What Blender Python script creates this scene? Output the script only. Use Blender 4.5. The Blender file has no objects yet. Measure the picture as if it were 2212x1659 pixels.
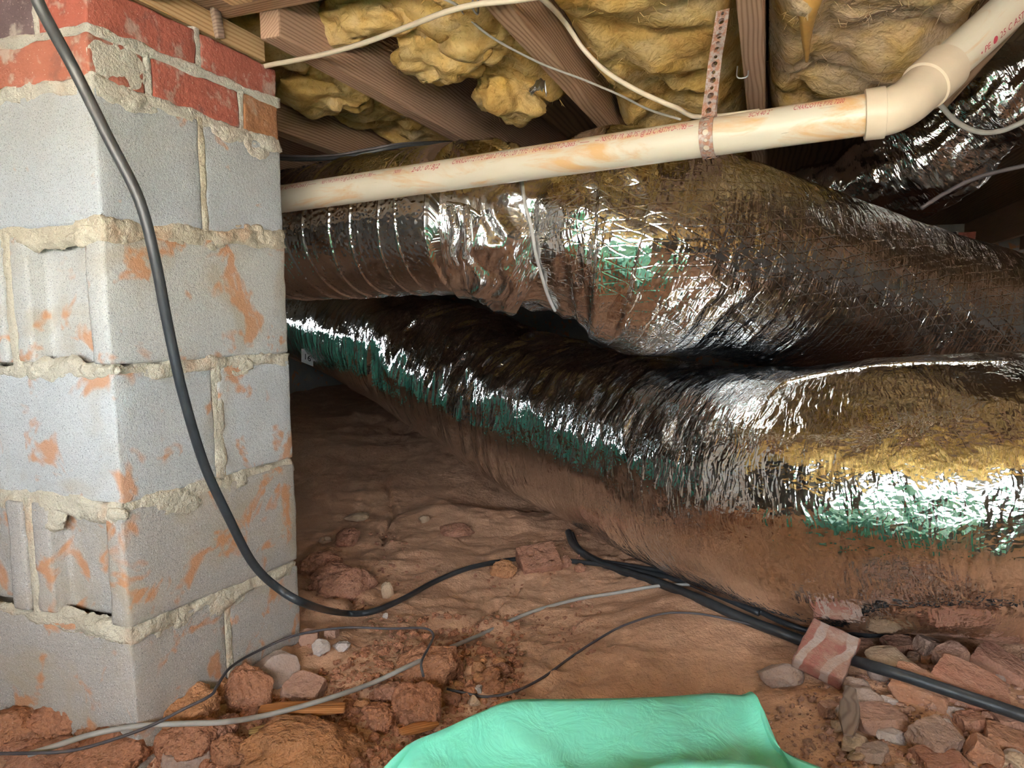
import bpy, bmesh, math, random
import numpy as np
from mathutils import Vector, Matrix

# ------------------------------------------------------------------ camera, sky, exposure
W, H, F = 2212, 1659, 1500.0
PITCH, ROLL, CAMZ = 0.105, -0.010, 0.69
_c, _s, _cp, _sp = math.cos(ROLL), math.sin(ROLL), math.cos(PITCH), math.sin(PITCH)
_u0 = np.array([0, _sp, _cp]); _ex = np.array([1.0, 0, 0])
CR = _c*_ex + _s*_u0; CU = -_s*_ex + _c*_u0; CF = np.array([0, _cp, -_sp]); CO = np.array([0, 0, CAMZ])
scene = bpy.context.scene
COL = scene.collection
cd = bpy.data.cameras.new('camera'); cam = bpy.data.objects.new('camera', cd); COL.objects.link(cam)
cd.sensor_fit = 'HORIZONTAL'; cd.sensor_width = 36; cd.lens = F/W*36; cd.clip_start = 0.02; cd.clip_end = 200
cam.matrix_world = Matrix(((CR[0], CU[0], -CF[0], 0), (CR[1], CU[1], -CF[1], 0), (CR[2], CU[2], -CF[2], CAMZ), (0, 0, 0, 1)))
scene.camera = cam
scene.view_settings.view_transform = 'Standard'
scene.view_settings.look = 'None'
scene.view_settings.gamma = 1.0
scene.view_settings.use_curve_mapping = False
scene.view_settings.exposure = 0.42
scene.cycles.max_bounces = 5
scene.cycles.diffuse_bounces = 3
scene.cycles.caustics_refractive = False
scene.cycles.glossy_bounces = 3
scene.cycles.transmission_bounces = 2
scene.cycles.adaptive_threshold = 0.12

SKY = 29.0
wd = bpy.data.worlds.new('daylight'); scene.world = wd; wd.use_nodes = True
bg = wd.node_tree.nodes['Background']
bg.inputs[0].default_value = (0.82, 0.91, 1.0, 1); bg.inputs[1].default_value = SKY

# building axes: UV = along the joists, VV = across them
AZ = 0.3516
UV = np.array([math.sin(AZ), math.cos(AZ), 0]); VV = np.array([math.cos(AZ), -math.sin(AZ), 0]); ZZ = np.array([0, 0, 1.0])
def bld(t, s, z): return UV*t + VV*s + ZZ*z            # t along joists, s across, z up
JB = CAMZ + 0.466                                         # underside of the joists
JH = 0.235
CEIL = JB + JH
WALL_T = -0.62                                            # foundation wall with the access opening
OPEN_S = (-0.80, 1.05); OPEN_Z = (CAMZ-0.10, CAMZ+0.24)

# daylight portal in the access opening (guides sampling of the sky, gives off nothing itself)
def portal(name, loc, normal, sx, sy):
    ld = bpy.data.lights.new(name, 'AREA'); ld.shape = 'RECTANGLE'; ld.size = sx; ld.size_y = sy
    ld.cycles.is_portal = True
    o = bpy.data.objects.new(name, ld); COL.objects.link(o)
    o.location = loc; o.rotation_euler = Vector(normal).to_track_quat('-Z', 'Z').to_euler()
    return o
portal('access_opening_portal', bld(WALL_T-0.12, sum(OPEN_S)/2, sum(OPEN_Z)/2), UV, OPEN_S[1]-OPEN_S[0], OPEN_Z[1]-OPEN_Z[0])

# sun on the yard outside; it comes from the house side, so none of it enters the opening directly
sd = bpy.data.lights.new('sun', 'SUN'); sd.energy = 480.0; sd.angle = math.radians(.6); sd.color = (1.0, .94, .86)
so = bpy.data.objects.new('sun', sd); COL.objects.link(so)
_sv = -VV*0.80 - UV*0.22 - ZZ*0.85
so.rotation_euler = Vector(_sv).to_track_quat('-Z', 'Y').to_euler()

# ------------------------------------------------------------------ helpers
def ray(px, py):
    x = (px-W/2)/F; y = -(py-H/2)/F
    return CF + CR*x + CU*y
def at(px, py, zc): return CO + ray(px, py)*zc
def onz(px, py, z=0.0):
    d = ray(px, py); return CO + d*((z-CAMZ)/d[2])
def zc_of(p): return float(np.dot(np.asarray(p)-CO, CF))

def _hash(ix, iy, iz, seed):
    h = np.sin(ix*127.1 + iy*311.7 + iz*74.7 + seed*53.3)*43758.5453
    return h - np.floor(h)
def vnoise(p, seed=0):
    p = np.asarray(p, float); i = np.floor(p); f = p-i; f = f*f*f*(f*(f*6-15)+10)
    r = 0
    for dx in (0, 1):
        wx = f[..., 0] if dx else 1-f[..., 0]
        for dy in (0, 1):
            wy = f[..., 1] if dy else 1-f[..., 1]
            for dz in (0, 1):
                wz = f[..., 2] if dz else 1-f[..., 2]
                r = r + wx*wy*wz*_hash(i[..., 0]+dx, i[..., 1]+dy, i[..., 2]+dz, seed)
    return r*2-1
def fbm(p, oct=4, seed=0, gain=.5):
    p = np.asarray(p, float); a = 1.0; r = 0
    for k in range(oct):
        r = r + a*vnoise(p, seed+k*7.3); p = p*2.03+11.7; a *= gain
    return r
def ridged(p, oct=3, seed=0):
    p = np.asarray(p, float); a = 1.0; r = 0
    for k in range(oct):
        r = r + a*(1-2*np.abs(vnoise(p, seed+k*3.1))); p = p*2.1+5.3; a *= .5
    return r

def mesh_obj(name, verts, faces, mat, parent=None, smooth=True, uvs=None):
    me = bpy.data.meshes.new(name)
    me.from_pydata(np.asarray(verts, float).tolist(), [], np.asarray(faces).tolist() if isinstance(faces, np.ndarray) else faces)
    if uvs is not None:
        lay = me.uv_layers.new(name='UVMap')
        li = np.empty(len(me.loops), int); me.loops.foreach_get('vertex_index', li)
        lay.data.foreach_set('uv', np.asarray(uvs, float)[li].ravel())
    me.update()
    if smooth: me.polygons.foreach_set('use_smooth', [True]*len(me.polygons))
    if mat: me.materials.append(mat)
    o = bpy.data.objects.new(name, me); COL.objects.link(o)
    if parent: o.parent = parent
    return o
def bm_obj(name, bm, mat, parent=None, smooth=True):
    me = bpy.data.meshes.new(name); bm.to_mesh(me); bm.free()
    if smooth: me.polygons.foreach_set('use_smooth', [True]*len(me.polygons))
    if mat: me.materials.append(mat)
    o = bpy.data.objects.new(name, me); COL.objects.link(o)
    if parent: o.parent = parent
    return o
def tag(o, label, cat, group=None, kind=None):
    o['label'] = label; o['category'] = cat
    if group: o['group'] = group
    if kind: o['kind'] = kind
    return o
def struct(o, label=None):
    o['kind'] = 'structure'
    if label: o['label'] = label
    return o
def empty(name, loc):
    o = bpy.data.objects.new(name, None); COL.objects.link(o); o.location = loc; o.empty_display_size = .05
    bpy.context.view_layer.update()
    return o
def adopt(o, parent):
    o.parent = parent; o.matrix_parent_inverse = Matrix.Translation(-Vector(parent.location))
    return o
def grid_faces(nu, nv, close_v=False):
    i = np.arange(nu-1)[:, None]; j = np.arange(nv if close_v else nv-1)[None, :]
    j2 = (j+1) % nv
    a = i*nv+j; b = (i+1)*nv+j; c = (i+1)*nv+j2; d = i*nv+j2
    return np.stack([a, b, c, d], -1).reshape(-1, 4)
def catmull(pts, n):
    P = np.asarray(pts, float); P = np.vstack([2*P[0]-P[1], P, 2*P[-1]-P[-2]])
    m = len(P)-3; t = np.linspace(0, m, 40*m+1); k = np.minimum(t.astype(int), m-1); f = (t-k)[:, None]
    a, b, c, d = P[k], P[k+1], P[k+2], P[k+3]
    q = .5*((2*b)+(-a+c)*f+(2*a-5*b+4*c-d)*f*f+(-a+3*b-3*c+d)*f**3)
    L = np.r_[0, np.cumsum(np.linalg.norm(np.diff(q[:, :3], axis=0), axis=1))]
    s = np.linspace(0, L[-1], n)
    return np.stack([np.interp(s, L, q[:, i]) for i in range(q.shape[1])], 1), s
def frames(C):
    T = np.gradient(C, axis=0); T /= np.linalg.norm(T, axis=1)[:, None]
    N = np.zeros_like(T); up = np.array([0, 0, 1.0])
    if abs(T[0][2]) > .9: up = np.array([0, -1.0, 0])
    n = up-T[0]*np.dot(up, T[0]); n /= np.linalg.norm(n)
    for i in range(len(T)):
        n = n-T[i]*np.dot(n, T[i]); n /= np.linalg.norm(n); N[i] = n
    return T, N, np.cross(T, N)
def tube(name, pts, r, mat, parent=None, n=None, ring=10, cap=True):
    P = np.asarray(pts, float)
    if n is None: n = max(12, 10*len(P))
    if P.shape[1] == 3: P = np.c_[P, np.full(len(P), r)]
    Q, s = catmull(P, n); C = Q[:, :3]; R = Q[:, 3]
    T, N, B = frames(C)
    th = np.linspace(0, 2*np.pi, ring, endpoint=False)
    V = C[:, None, :] + R[:, None, None]*(np.cos(th)[None, :, None]*N[:, None, :]+np.sin(th)[None, :, None]*B[:, None, :])
    V = V.reshape(-1, 3); Fc = grid_faces(n, ring, True).tolist()
    if cap: Fc += [list(range(ring)), list(range((n-1)*ring, n*ring))[::-1]]
    uv = np.stack(np.meshgrid(s, th*r, indexing='ij'), -1).reshape(-1, 2)
    o = mesh_obj(name, V, Fc, mat, parent, uvs=uv)
    return o
def box_bm(x0, x1, y0, y1, z0, z1, bev=.004, cuts=0, seg=2):
    bm = bmesh.new(); bmesh.ops.create_cube(bm, size=1)
    for v in bm.verts:
        v.co = Vector((x0+(v.co.x+.5)*(x1-x0), y0+(v.co.y+.5)*(y1-y0), z0+(v.co.z+.5)*(z1-z0)))
    if bev: bmesh.ops.bevel(bm, geom=bm.edges[:], offset=bev, segments=seg, affect='EDGES', profile=.6)
    if cuts: bmesh.ops.subdivide_edges(bm, edges=[e for e in bm.edges if e.calc_length() > .02], cuts=cuts, use_grid_fill=True)
    return bm
def displace(bm, amp, freq, seed=0, oct=3):
    bm.normal_update(); bm.verts.ensure_lookup_table()
    co = np.array([v.co[:] for v in bm.verts]); d = fbm(co*freq, oct, seed)*amp
    for v, k in zip(bm.verts, d): v.co += v.normal*k

# ------------------------------------------------------------------ material helpers
class NT:
    def __init__(s, name):
        s.m = bpy.data.materials.new(name); s.m.use_nodes = True; s.t = s.m.node_tree
        s.b = s.t.nodes['Principled BSDF']
    def n(s, typ, **kw):
        nd = s.t.nodes.new(typ)
        for k, v in kw.items():
            if k.startswith('i_'):
                key = k[2:]; key = int(key) if key.isdigit() else key.replace('_', ' ')
                sock = nd.inputs[key]
                if hasattr(v, 'is_linked') or v.__class__.__name__.startswith('NodeSocket'): s.t.links.new(v, sock)
                else: sock.default_value = v
            else: setattr(nd, k, v)
        return nd
    def link(s, a, b): s.t.links.new(a, b)
    def coord(s, kind='Object'): return s.n('ShaderNodeTexCoord').outputs[kind]
    def vec(s, src, scale): return s.n('ShaderNodeMapping', i_Vector=src, i_Scale=scale).outputs[0]
    def noise(s, v, scale, detail=4, rough=.55, dist=0, out=0):
        return s.n('ShaderNodeTexNoise', i_Vector=v, i_Scale=scale, i_Detail=detail, i_Roughness=rough, i_Distortion=dist).outputs[out]
    def vor(s, v, scale, feature='F1', out=0): return s.n('ShaderNodeTexVoronoi', feature=feature, i_Vector=v, i_Scale=scale).outputs[out]
    def ramp(s, f, stops, interp='LINEAR'):
        r = s.n('ShaderNodeValToRGB', i_Fac=f); cr = r.color_ramp; cr.interpolation = interp
        while len(cr.elements) < len(stops): cr.elements.new(.5)
        for e, (p, c) in zip(cr.elements, stops):
            e.position = p; e.color = (c if len(c) == 4 else (*c, 1)) if not isinstance(c, (int, float)) else (c, c, c, 1)
        return r.outputs[0]
    def mix(s, f, a, b, mode='MIX'):
        m = s.n('ShaderNodeMix', data_type='RGBA', blend_type=mode)
        for k, v in ((0, f), (6, a), (7, b)):
            if v.__class__.__name__.startswith('NodeSocket'): s.link(v, m.inputs[k])
            else: m.inputs[k].default_value = v if isinstance(v, (int, float)) else ((*v, 1) if len(v) == 3 else v)
        return m.outputs[2]
    def math(s, op, a, b=0.0, c=None):
        m = s.n('ShaderNodeMath', operation=op)
        for k, v in ((0, a), (1, b), (2, c)):
            if v is None: continue
            if v.__class__.__name__.startswith('NodeSocket'): s.link(v, m.inputs[k])
            else: m.inputs[k].default_value = v
        return m.outputs[0]
    def bump(s, h, strength, dist, prev=None):
        b = s.n('ShaderNodeBump', i_Height=h, i_Strength=strength, i_Distance=dist)
        if prev: s.link(prev, b.inputs['Normal'])
        return b.outputs[0]
    def set(s, **kw):
        for k, v in kw.items():
            sock = s.b.inputs[k.replace('_', ' ')]
            if v.__class__.__name__.startswith('NodeSocket'): s.link(v, sock)
            else: sock.default_value = v if isinstance(v, (int, float)) else ((*v, 1) if len(v) == 3 else v)
        return s.m

def mat_concrete(name, base=(.40, .41, .43), stain=.5, seed=0.0):
    k = NT(name); g = k.coord('Object'); v = k.n('ShaderNodeMapping', i_Vector=g, i_Location=(seed, seed*2, seed*.7)).outputs[0]
    tone = k.noise(v, 9, 3)
    c = k.mix(tone, tuple(x*.80 for x in base), tuple(min(1, x*1.12) for x in base))
    pit = k.noise(v, 620, 2, .6)
    c = k.mix(k.ramp(pit, [(.33, .75), (.44, 0)]), c, (.14, .14, .15))
    c = k.mix(k.ramp(k.noise(v, 380, 2), [(.58, 0), (.68, .5)]), c, (.74, .73, .71))
    blo = k.noise(v, 6.5, 3, .6, .6)
    c = k.mix(k.math('MULTIPLY', k.ramp(blo, [(.50, 0), (.66, 1)]), .55*min(1, stain*1.4)), c, (.47, .38, .26))
    org = k.noise(v, 13, 3, .62, .4)
    c = k.mix(k.math('MULTIPLY', k.ramp(org, [(.63-.10*stain, 0), (.70-.10*stain, 1)]), .75), c, (.62, .27, .11))
    n1 = k.bump(k.noise(v, 170, 3, .7), .55, .004)
    n2 = k.bump(pit, .5, .003, n1)
    return k.set(Base_Color=c, Roughness=.95, Normal=n2, Specular_IOR_Level=.15)
def mat_mortar(name, base=(.56, .48, .36), org=.35):
    k = NT(name); v = k.coord('Object')
    c = k.mix(k.noise(v, 14, 3), tuple(x*.74 for x in base), tuple(min(1, x*1.12) for x in base))
    c = k.mix(k.math('MULTIPLY', k.ramp(k.noise(v, 10, 3, .6), [(.56, 0), (.66, 1)]), org), c, (.60, .27, .12))
    c = k.mix(k.ramp(k.noise(v, 520, 2), [(.32, .6), (.42, 0)]), c, (.22, .18, .14))
    n1 = k.bump(k.noise(v, 120, 3, .72), .8, .007)
    return k.set(Base_Color=c, Roughness=.95, Normal=n1, Specular_IOR_Level=.1)
def mat_brick(name, base, white=.3, dark=.2, seed=0.0):
    k = NT(name); g = k.coord('Object'); v = k.n('ShaderNodeMapping', i_Vector=g, i_Location=(seed, -seed, seed*1.7)).outputs[0]
    c = k.mix(k.noise(v, 16, 3), tuple(x*.65 for x in base), tuple(min(1, x*1.35) for x in base))
    c = k.mix(k.math('MULTIPLY', k.ramp(k.noise(v, 20, 3), [(.62, 0), (.70, 1)]), dark), c, (.06, .045, .05))
    c = k.mix(k.math('MULTIPLY', k.ramp(k.noise(v, 24, 3, .7), [(.60-.14*white, 0), (.70-.1*white, 1)]), white), c, (.62, .57, .50))
    c = k.mix(k.ramp(k.noise(v, 400, 2), [(.69, 0), (.72, .8)]), c, (.75, .6, .5))
    n1 = k.bump(k.noise(v, 90, 3, .65), .5, .005)
    return k.set(Base_Color=c, Roughness=.9, Normal=n1, Specular_IOR_Level=.15)
def mat_wood(name, base, dark, ringf=150, seed=0.0):
    # local x runs along the board
    k = NT(name); g = k.coord('Object'); v0 = k.n('ShaderNodeMapping', i_Vector=g, i_Location=(seed, seed, seed)).outputs[0]
    warp = k.noise(k.vec(v0, (.9, 6, 6)), 1.6, 2)
    sep = k.n('ShaderNodeSeparateXYZ', i_0=v0)
    h = k.math('ADD', k.math('ADD', sep.outputs[2], k.math('MULTIPLY', sep.outputs[1], .8)), k.math('MULTIPLY', warp, .055))
    ring = k.math('MULTIPLY_ADD', k.math('SINE', k.math('MULTIPLY', h, ringf*5.0)), .5, .5)
    ring = k.math('POWER', ring, 2.2)
    fine = k.noise(k.vec(v0, (6, 260, 260)), 1.0, 3)
    c = k.mix(ring, base, dark)
    c = k.mix(k.math('MULTIPLY', fine, .35), c, tuple(x*.55 for x in dark))
    c = k.mix(k.ramp(k.noise(k.vec(v0, (1.2, 5, 5)), 2.5, 3), [(.45, 0), (.75, .5)]), c, tuple(x*.6 for x in base))
    n1 = k.bump(k.math('ADD', ring, fine), .3, .0015)
    return k.set(Base_Color=c, Roughness=.8, Normal=n1, Specular_IOR_Level=.2)
def mat_insul(name, white=.2, seed=0.0, gold=.5, lum=.68):
    k = NT(name); g = k.coord('Object'); v = k.n('ShaderNodeMapping', i_Vector=g, i_Location=(seed, seed, 0)).outputs[0]
    c = k.ramp(k.noise(v, 9, 3, .6, .4), [(.30, (.44, .27, .09)), (.46, (.66, .46, .17)), (.58, (.74, .57, .28)), (.75, (.72, .60, .42))])
    c = k.mix(k.math('MULTIPLY', k.ramp(k.noise(v, 7, 3, .6), [(.50-.15*white, 0), (.66-.1*white, 1)]), white), c, (.66, .54, .44))
    c = k.mix(k.math('MULTIPLY', k.ramp(k.noise(v, 6, 3), [(.58, 0), (.70, 1)]), gold), c, (.78, .50, .05))
    c = k.mix(1.0, c, (lum*1.03, lum*.94, lum*.84), 'MULTIPLY')
    fib = k.noise(v, 110, 3, .7, .3)
    c = k.mix(k.ramp(fib, [(.30, .5), (.5, 0)]), c, (.25, .16, .05))
    n1 = k.bump(k.noise(v, 24, 3, .6, .5), .45, .02)
    n2 = k.bump(fib, .4, .004, n1)
    return k.set(Base_Color=c, Roughness=1.0, Normal=n2, Specular_IOR_Level=.05, Subsurface_Weight=0)
def mat_foil(name, wr=1.0, scrim=0.0, bubble=0.0, rough=.17, tint=(.86, .85, .84), pleat=1.0):
    # UV: x metres along the duct, y metres around it
    k = NT(name); v = k.n('ShaderNodeUVMap').outputs[0]
    wn = k.noise(v, 14, 1, out=1)
    wv = k.n('ShaderNodeVectorMath', operation='ADD', i_0=v, i_1=k.n('ShaderNodeVectorMath', operation='SCALE', i_0=wn, i_Scale=.02).outputs[0]).outputs[0]
    hs = []
    def crease(x): return k.math('ABSOLUTE', k.math('SUBTRACT', x, .5))
    hs.append((crease(k.noise(k.vec(wv, (70, 13, 1)), 1.0, 2, .65)), .0036*wr*pleat))       # fine creases across the duct
    hs.append((crease(k.noise(wv, 38, 2, .7)), .00225*wr))
    hs.append((k.vor(k.vec(wv, (62, 20, 1)), 1.0), .0019*wr))                                # crumpled facets
    hs.append((k.vor(k.vec(wv, (150, 80, 1)), 1.0), .00055*wr))
    if scrim:
        sep = k.n('ShaderNodeSeparateXYZ', i_0=wv)
        tot = None
        for a, b, f in ((1, 2.6, 16), (1, -2.6, 16), (1, .12, 26)):
            e = k.math('MULTIPLY', k.math('ADD', k.math('MULTIPLY', sep.outputs[0], a), k.math('MULTIPLY', sep.outputs[1], b)), f)
            l = k.math('ABSOLUTE', k.math('SUBTRACT', k.math('FRACT', e), .5))
            l = k.math('SUBTRACT', 1.0, k.math('MINIMUM', k.math('MULTIPLY', l, 11.0), 1.0))
            tot = l if tot is None else k.math('MAXIMUM', tot, l)
        hs.append((tot, .0008*scrim))
    if bubble:
        hs.append((k.ramp(k.vor(v, 105, 'SMOOTH_F1'), [(.1, 1), (.6, 0)]), .0016*bubble))
    h = None
    for a, w in hs: h = k.math('MULTIPLY', a, w) if h is None else k.math('MULTIPLY_ADD', a, w, h)
    nrm = k.bump(h, 1.0, 1.0)
    dirt = k.ramp(k.noise(v, 5, 2), [(.45, 0), (.8, .35)])
    c = k.mix(dirt, tint, tuple(x*.72 for x in tint))
    r = k.math('MULTIPLY_ADD', k.noise(v, 12, 2), .12, rough-.03)
    return k.set(Base_Color=c, Metallic=1.0, Roughness=r, Normal=nrm)
def mat_plain(name, col, rough=.5, metal=0.0, var=.25, scale=30, bump=.1, spec=.4):
    k = NT(name); v = k.coord('Object')
    c = k.mix(k.noise(v, scale, 4), tuple(x*(1-var) for x in col), tuple(min(1, x*(1+var)) for x in col))
    return k.set(Base_Color=c, Roughness=rough, Metallic=metal, Normal=k.bump(k.noise(v, scale*3, 3), bump, .003), Specular_IOR_Level=spec)
def mat_clay(name, base, seed=0.0, light=.5, bump=1.0, dust=0.0):
    k = NT(name); g = k.coord('Object'); v = k.n('ShaderNodeMapping', i_Vector=g, i_Location=(seed, seed*.5, -seed)).outputs[0]
    c = k.mix(k.noise(v, 5, 3, .6), tuple(x*.72 for x in base), tuple(min(1, x*1.30) for x in base))
    c = k.mix(k.math('MULTIPLY', k.ramp(k.noise(v, 11, 3, .6, .6), [(.50, 0), (.70, 1)]), light), c, tuple(min(1, x*1.55+.03) for x in base))
    c = k.mix(k.ramp(k.noise(v, 420, 2), [(.30, .5), (.40, 0)]), c, tuple(x*.4 for x in base))
    c = k.mix(k.ramp(k.noise(v, 300, 2), [(.68, 0), (.74, .6)]), c, (.62, .42, .30))
    if dust: c = k.mix(k.math('MULTIPLY', k.ramp(k.noise(v, 17, 3, .65), [(.35, 0), (.62, 1)]), dust), c, (.40, .235, .16))
    n1 = k.bump(k.noise(v, 45, 3, .68), .55*bump, .014)
    n2 = k.bump(k.noise(v, 260, 3, .7), .45*bump, .003, n1)
    return k.set(Base_Color=c, Roughness=.95, Normal=n2, Specular_IOR_Level=.12)

M = {}
M['block'] = [mat_concrete('concrete_block_%d' % i, b, s, i*3.7) for i, (b, s) in enumerate((((.58, .60, .63), .12), ((.62, .59, .54), .75), ((.60, .59, .57), .6), ((.50, .45, .40), .7)))]
M['mortar'] = mat_mortar('mortar_tan', (.64, .56, .43))
M['mortar_white'] = mat_mortar('mortar_white', (.74, .69, .61), .12)
M['brick'] = [mat_brick('brick_red', (.25, .075, .055), .38, .5, 1), mat_brick('brick_dark', (.085, .06, .065), .35, .3, 2),
              mat_brick('brick_brown', (.21, .10, .05), .25, .2, 3), mat_brick('brick_orange_red', (.27, .10, .07), .5, .35, 4),
              mat_brick('brick_whitened', (.42, .33, .27), 1.0, .1, 5)]
M['joist'] = [mat_wood('joist_wood_%d' % i, b, d, 170, i*2.3) for i, (b, d) in enumerate((((.56, .36, .235), (.30, .165, .095)), ((.52, .335, .235), (.31, .18, .115))))]
M['plate'] = mat_wood('plate_wood', (.74, .50, .27), (.48, .27, .11), 170, 9)
M['subfloor'] = mat_wood('subfloor_wood', (.30, .19, .11), (.17, .10, .055), 60, 4)
M['insul_amber_lit'] = mat_insul('fiberglass_amber_lit', .05, 4, .9, 1.3)  # brighter than the visible batts: daylight near the opening put into the colour
M['joist_near_lit'] = mat_wood('joist_wood_lit', (.78, .50, .28), (.52, .30, .15), 170, 6)  # paler copy of the joist wood, lightened as if lit from the opening
M['insul'] = [mat_insul('fiberglass_yellow', .12, 0, .35), mat_insul('fiberglass_tan', .75, 3, .3), mat_insul('fiberglass_bright', .1, 6, .6)]
M['foil_c'] = mat_foil('foil_pleated', 1.0, .12, rough=.07)
M['foil_b'] = mat_foil('foil_scrim', .9, .55, rough=.08)
M['foil_a'] = mat_foil('foil_bubble', .25, 0, .8, .12)
M['foil_d'] = mat_foil('foil_crumpled', 1.5, 0, 0, .13, pleat=.7)
M['foil_t'] = mat_foil('foil_tape', 1.2, 0, 0, .15)
M['clay'] = mat_clay('red_clay_ground', (.53, .305, .19), 0, .5)
M['clod'] = [mat_clay('clay_clod_%d' % i, b, i*2.1, .35, 1.8, .2) for i, b in enumerate(((.42, .185, .105), (.46, .21, .115), (.38, .18, .115), (.50, .235, .11)))]
M['chip'] = [mat_clay('brick_chip_%d' % i, b, 5+i*1.7, .3, 1.2, .55) for i, b in enumerate(((.36, .15, .095), (.40, .23, .17), (.30, .14, .095), (.42, .19, .105), (.33, .22, .17)))]
M['stone'] = [mat_clay('pale_stone_%d' % i, b, 8+i*1.3, .3, 1.0, .4) for i, b in enumerate(((.54, .47, .43), (.47, .34, .23), (.38, .29, .25)))]

# ------------------------------------------------------------------ setting: ground, walls, subfloor
def ground_h(x, y):
    p = np.stack([x, y, 0*x], -1)
    z = .035*fbm(p*1.3, 3, 2)
    z += .016*fbm(p*np.array([3.2, 5.2, 1]), 4, 9)
    rough = np.clip(fbm(p*2.1, 2, 31)*1.5+.3, 0, 1)
    z += (.003+.006*rough)*fbm(p*22, 4, 5)
    # long dry clay ledges behind the pier
    led = np.clip((y-1.7)/1.0, 0, 1)
    z += led*.018*ridged(np.stack([x*1.9+y*.8, y*3.2+.6*fbm(p*1.5, 2, 3), 0*x], -1), 4, 12)
    z += .05*np.clip((y-2.0)/2.5, 0, 1)
    return z
CRACKS = [([(838, 1062), (842, 1085), (850, 1100), (846, 1118), (828, 1140), (826, 1170)], .010, .035),
          ([(1010, 1335), (1040, 1310), (1062, 1292), (1078, 1275)], .016, .03),
          ([(958, 1348), (985, 1338)], .018, .02), ([(1120, 1240), (1112, 1258)], .012, .03),
          ([(1150, 1160), (1200, 1168), (1235, 1160)], .006, .012), ([(735, 1250), (760, 1290), (766, 1330)], .009, .03),
          ([(665, 1200), (700, 1185), (730, 1188)], .006, .015), ([(960, 1130), (990, 1150), (1010, 1158)], .008, .012)]
GRID = {}
def ground_at(x, y):
    xs, ys, Z = GRID['x'], GRID['y'], GRID['z']
    i = min(max(int(np.searchsorted(xs, x))-1, 0), len(xs)-2); j = min(max(int(np.searchsorted(ys, y))-1, 0), len(ys)-2)
    a = (x-xs[i])/(xs[i+1]-xs[i]); b = (y-ys[j])/(ys[j+1]-ys[j])
    return float(Z[i, j]*(1-a)*(1-b)+Z[i+1, j]*a*(1-b)+Z[i, j+1]*(1-a)*b+Z[i+1, j+1]*a*b)
def build_ground():
    xs = np.r_[np.arange(-4.2, -1.0, .12), np.arange(-1.0, 1.9, .0105), np.arange(1.9, 5.6, .12)]
    ys = np.r_[np.arange(-1.6, .70, .08), np.arange(.70, 2.5, .0105), np.arange(2.5, 4.2, .03), np.arange(4.2, 9.2, .15)]
    X, Y = np.meshgrid(xs, ys, indexing='ij')
    Z = ground_h(X, Y)
    for pts, w, d in CRACKS:
        Q = np.array([onz(px, py, 0)[:2] for px, py in pts])
        best = np.full(X.shape, 9.0)
        near = (X > Q[:, 0].min()-.2) & (X < Q[:, 0].max()+.2) & (Y > Q[:, 1].min()-.2) & (Y < Q[:, 1].max()+.2)
        xx, yy = X[near], Y[near]; bb = best[near]
        for a, b in zip(Q[:-1], Q[1:]):
            ab = b-a; t = np.clip(((xx-a[0])*ab[0]+(yy-a[1])*ab[1])/np.dot(ab, ab), 0, 1)
            bb = np.minimum(bb, np.hypot(xx-a[0]-t*ab[0], yy-a[1]-t*ab[1]))
        Z[near] -= d*np.clip(1-bb/w, 0, 1)
    GRID.update(x=xs, y=ys, z=Z)
    V = np.stack([X, Y, Z], -1).reshape(-1, 3)
    o = mesh_obj('floor', V, grid_faces(len(xs), len(ys)), M['clay'])
    struct(o, 'uneven cracked red clay dirt floor of the crawl space')
build_ground()

def wall_piece(bmv, t0, t1, s0, s1, z0, z1):
    P = [bld(t, s, z) for t in (t0, t1) for s in (s0, s1) for z in (z0, z1)]
    vs = [bmv.verts.new(p) for p in P]
    for f in ((0, 1, 3, 2), (4, 6, 7, 5), (0, 4, 5, 1), (2, 3, 7, 6), (0, 2, 6, 4), (1, 5, 7, 3)): bmv.faces.new([vs[i] for i in f])
M['wall'] = mat_concrete('foundation_wall_concrete', (.36, .34, .31), .6, 20)
bm = bmesh.new(); tw = WALL_T
S0, S1, T1 = -3.45, 3.6, 7.0
ADDED_VENT_T = (2.55, 3.05); ADDED_VENT_Z = (CAMZ+.08, CAMZ+.21)  # added opening, unseen: lets in daylight for streaks on the lower duct
wall_piece(bm, tw-.2, tw, S0-.2, OPEN_S[0], -.3, CEIL); wall_piece(bm, tw-.2, tw, OPEN_S[1], S1+.2, -.3, CEIL)
wall_piece(bm, tw-.2, tw, OPEN_S[0], OPEN_S[1], -.3, OPEN_Z[0]); wall_piece(bm, tw-.2, tw, OPEN_S[0], OPEN_S[1], OPEN_Z[1], CEIL)
struct(bm_obj('wall_front', bm, M['wall'], smooth=False), 'foundation wall with the access opening behind the viewer')
for nm, a in (('wall_back', (T1, T1+.2, S0-.2, S1+.2)), ('wall_right', (tw, T1, S1, S1+.2))):
    bm = bmesh.new(); wall_piece(bm, *a, -.3, CEIL); struct(bm_obj(nm, bm, M['wall'], smooth=False))
bm = bmesh.new()
wall_piece(bm, tw, ADDED_VENT_T[0], S0-.2, S0, -.3, CEIL); wall_piece(bm, ADDED_VENT_T[1], T1, S0-.2, S0, -.3, CEIL)
wall_piece(bm, ADDED_VENT_T[0], ADDED_VENT_T[1], S0-.2, S0, -.3, ADDED_VENT_Z[0]); wall_piece(bm, ADDED_VENT_T[0], ADDED_VENT_T[1], S0-.2, S0, ADDED_VENT_Z[1], CEIL)
struct(bm_obj('wall_left', bm, M['wall'], smooth=False), 'foundation wall with an added daylight vent, hidden behind the pier')
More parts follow.
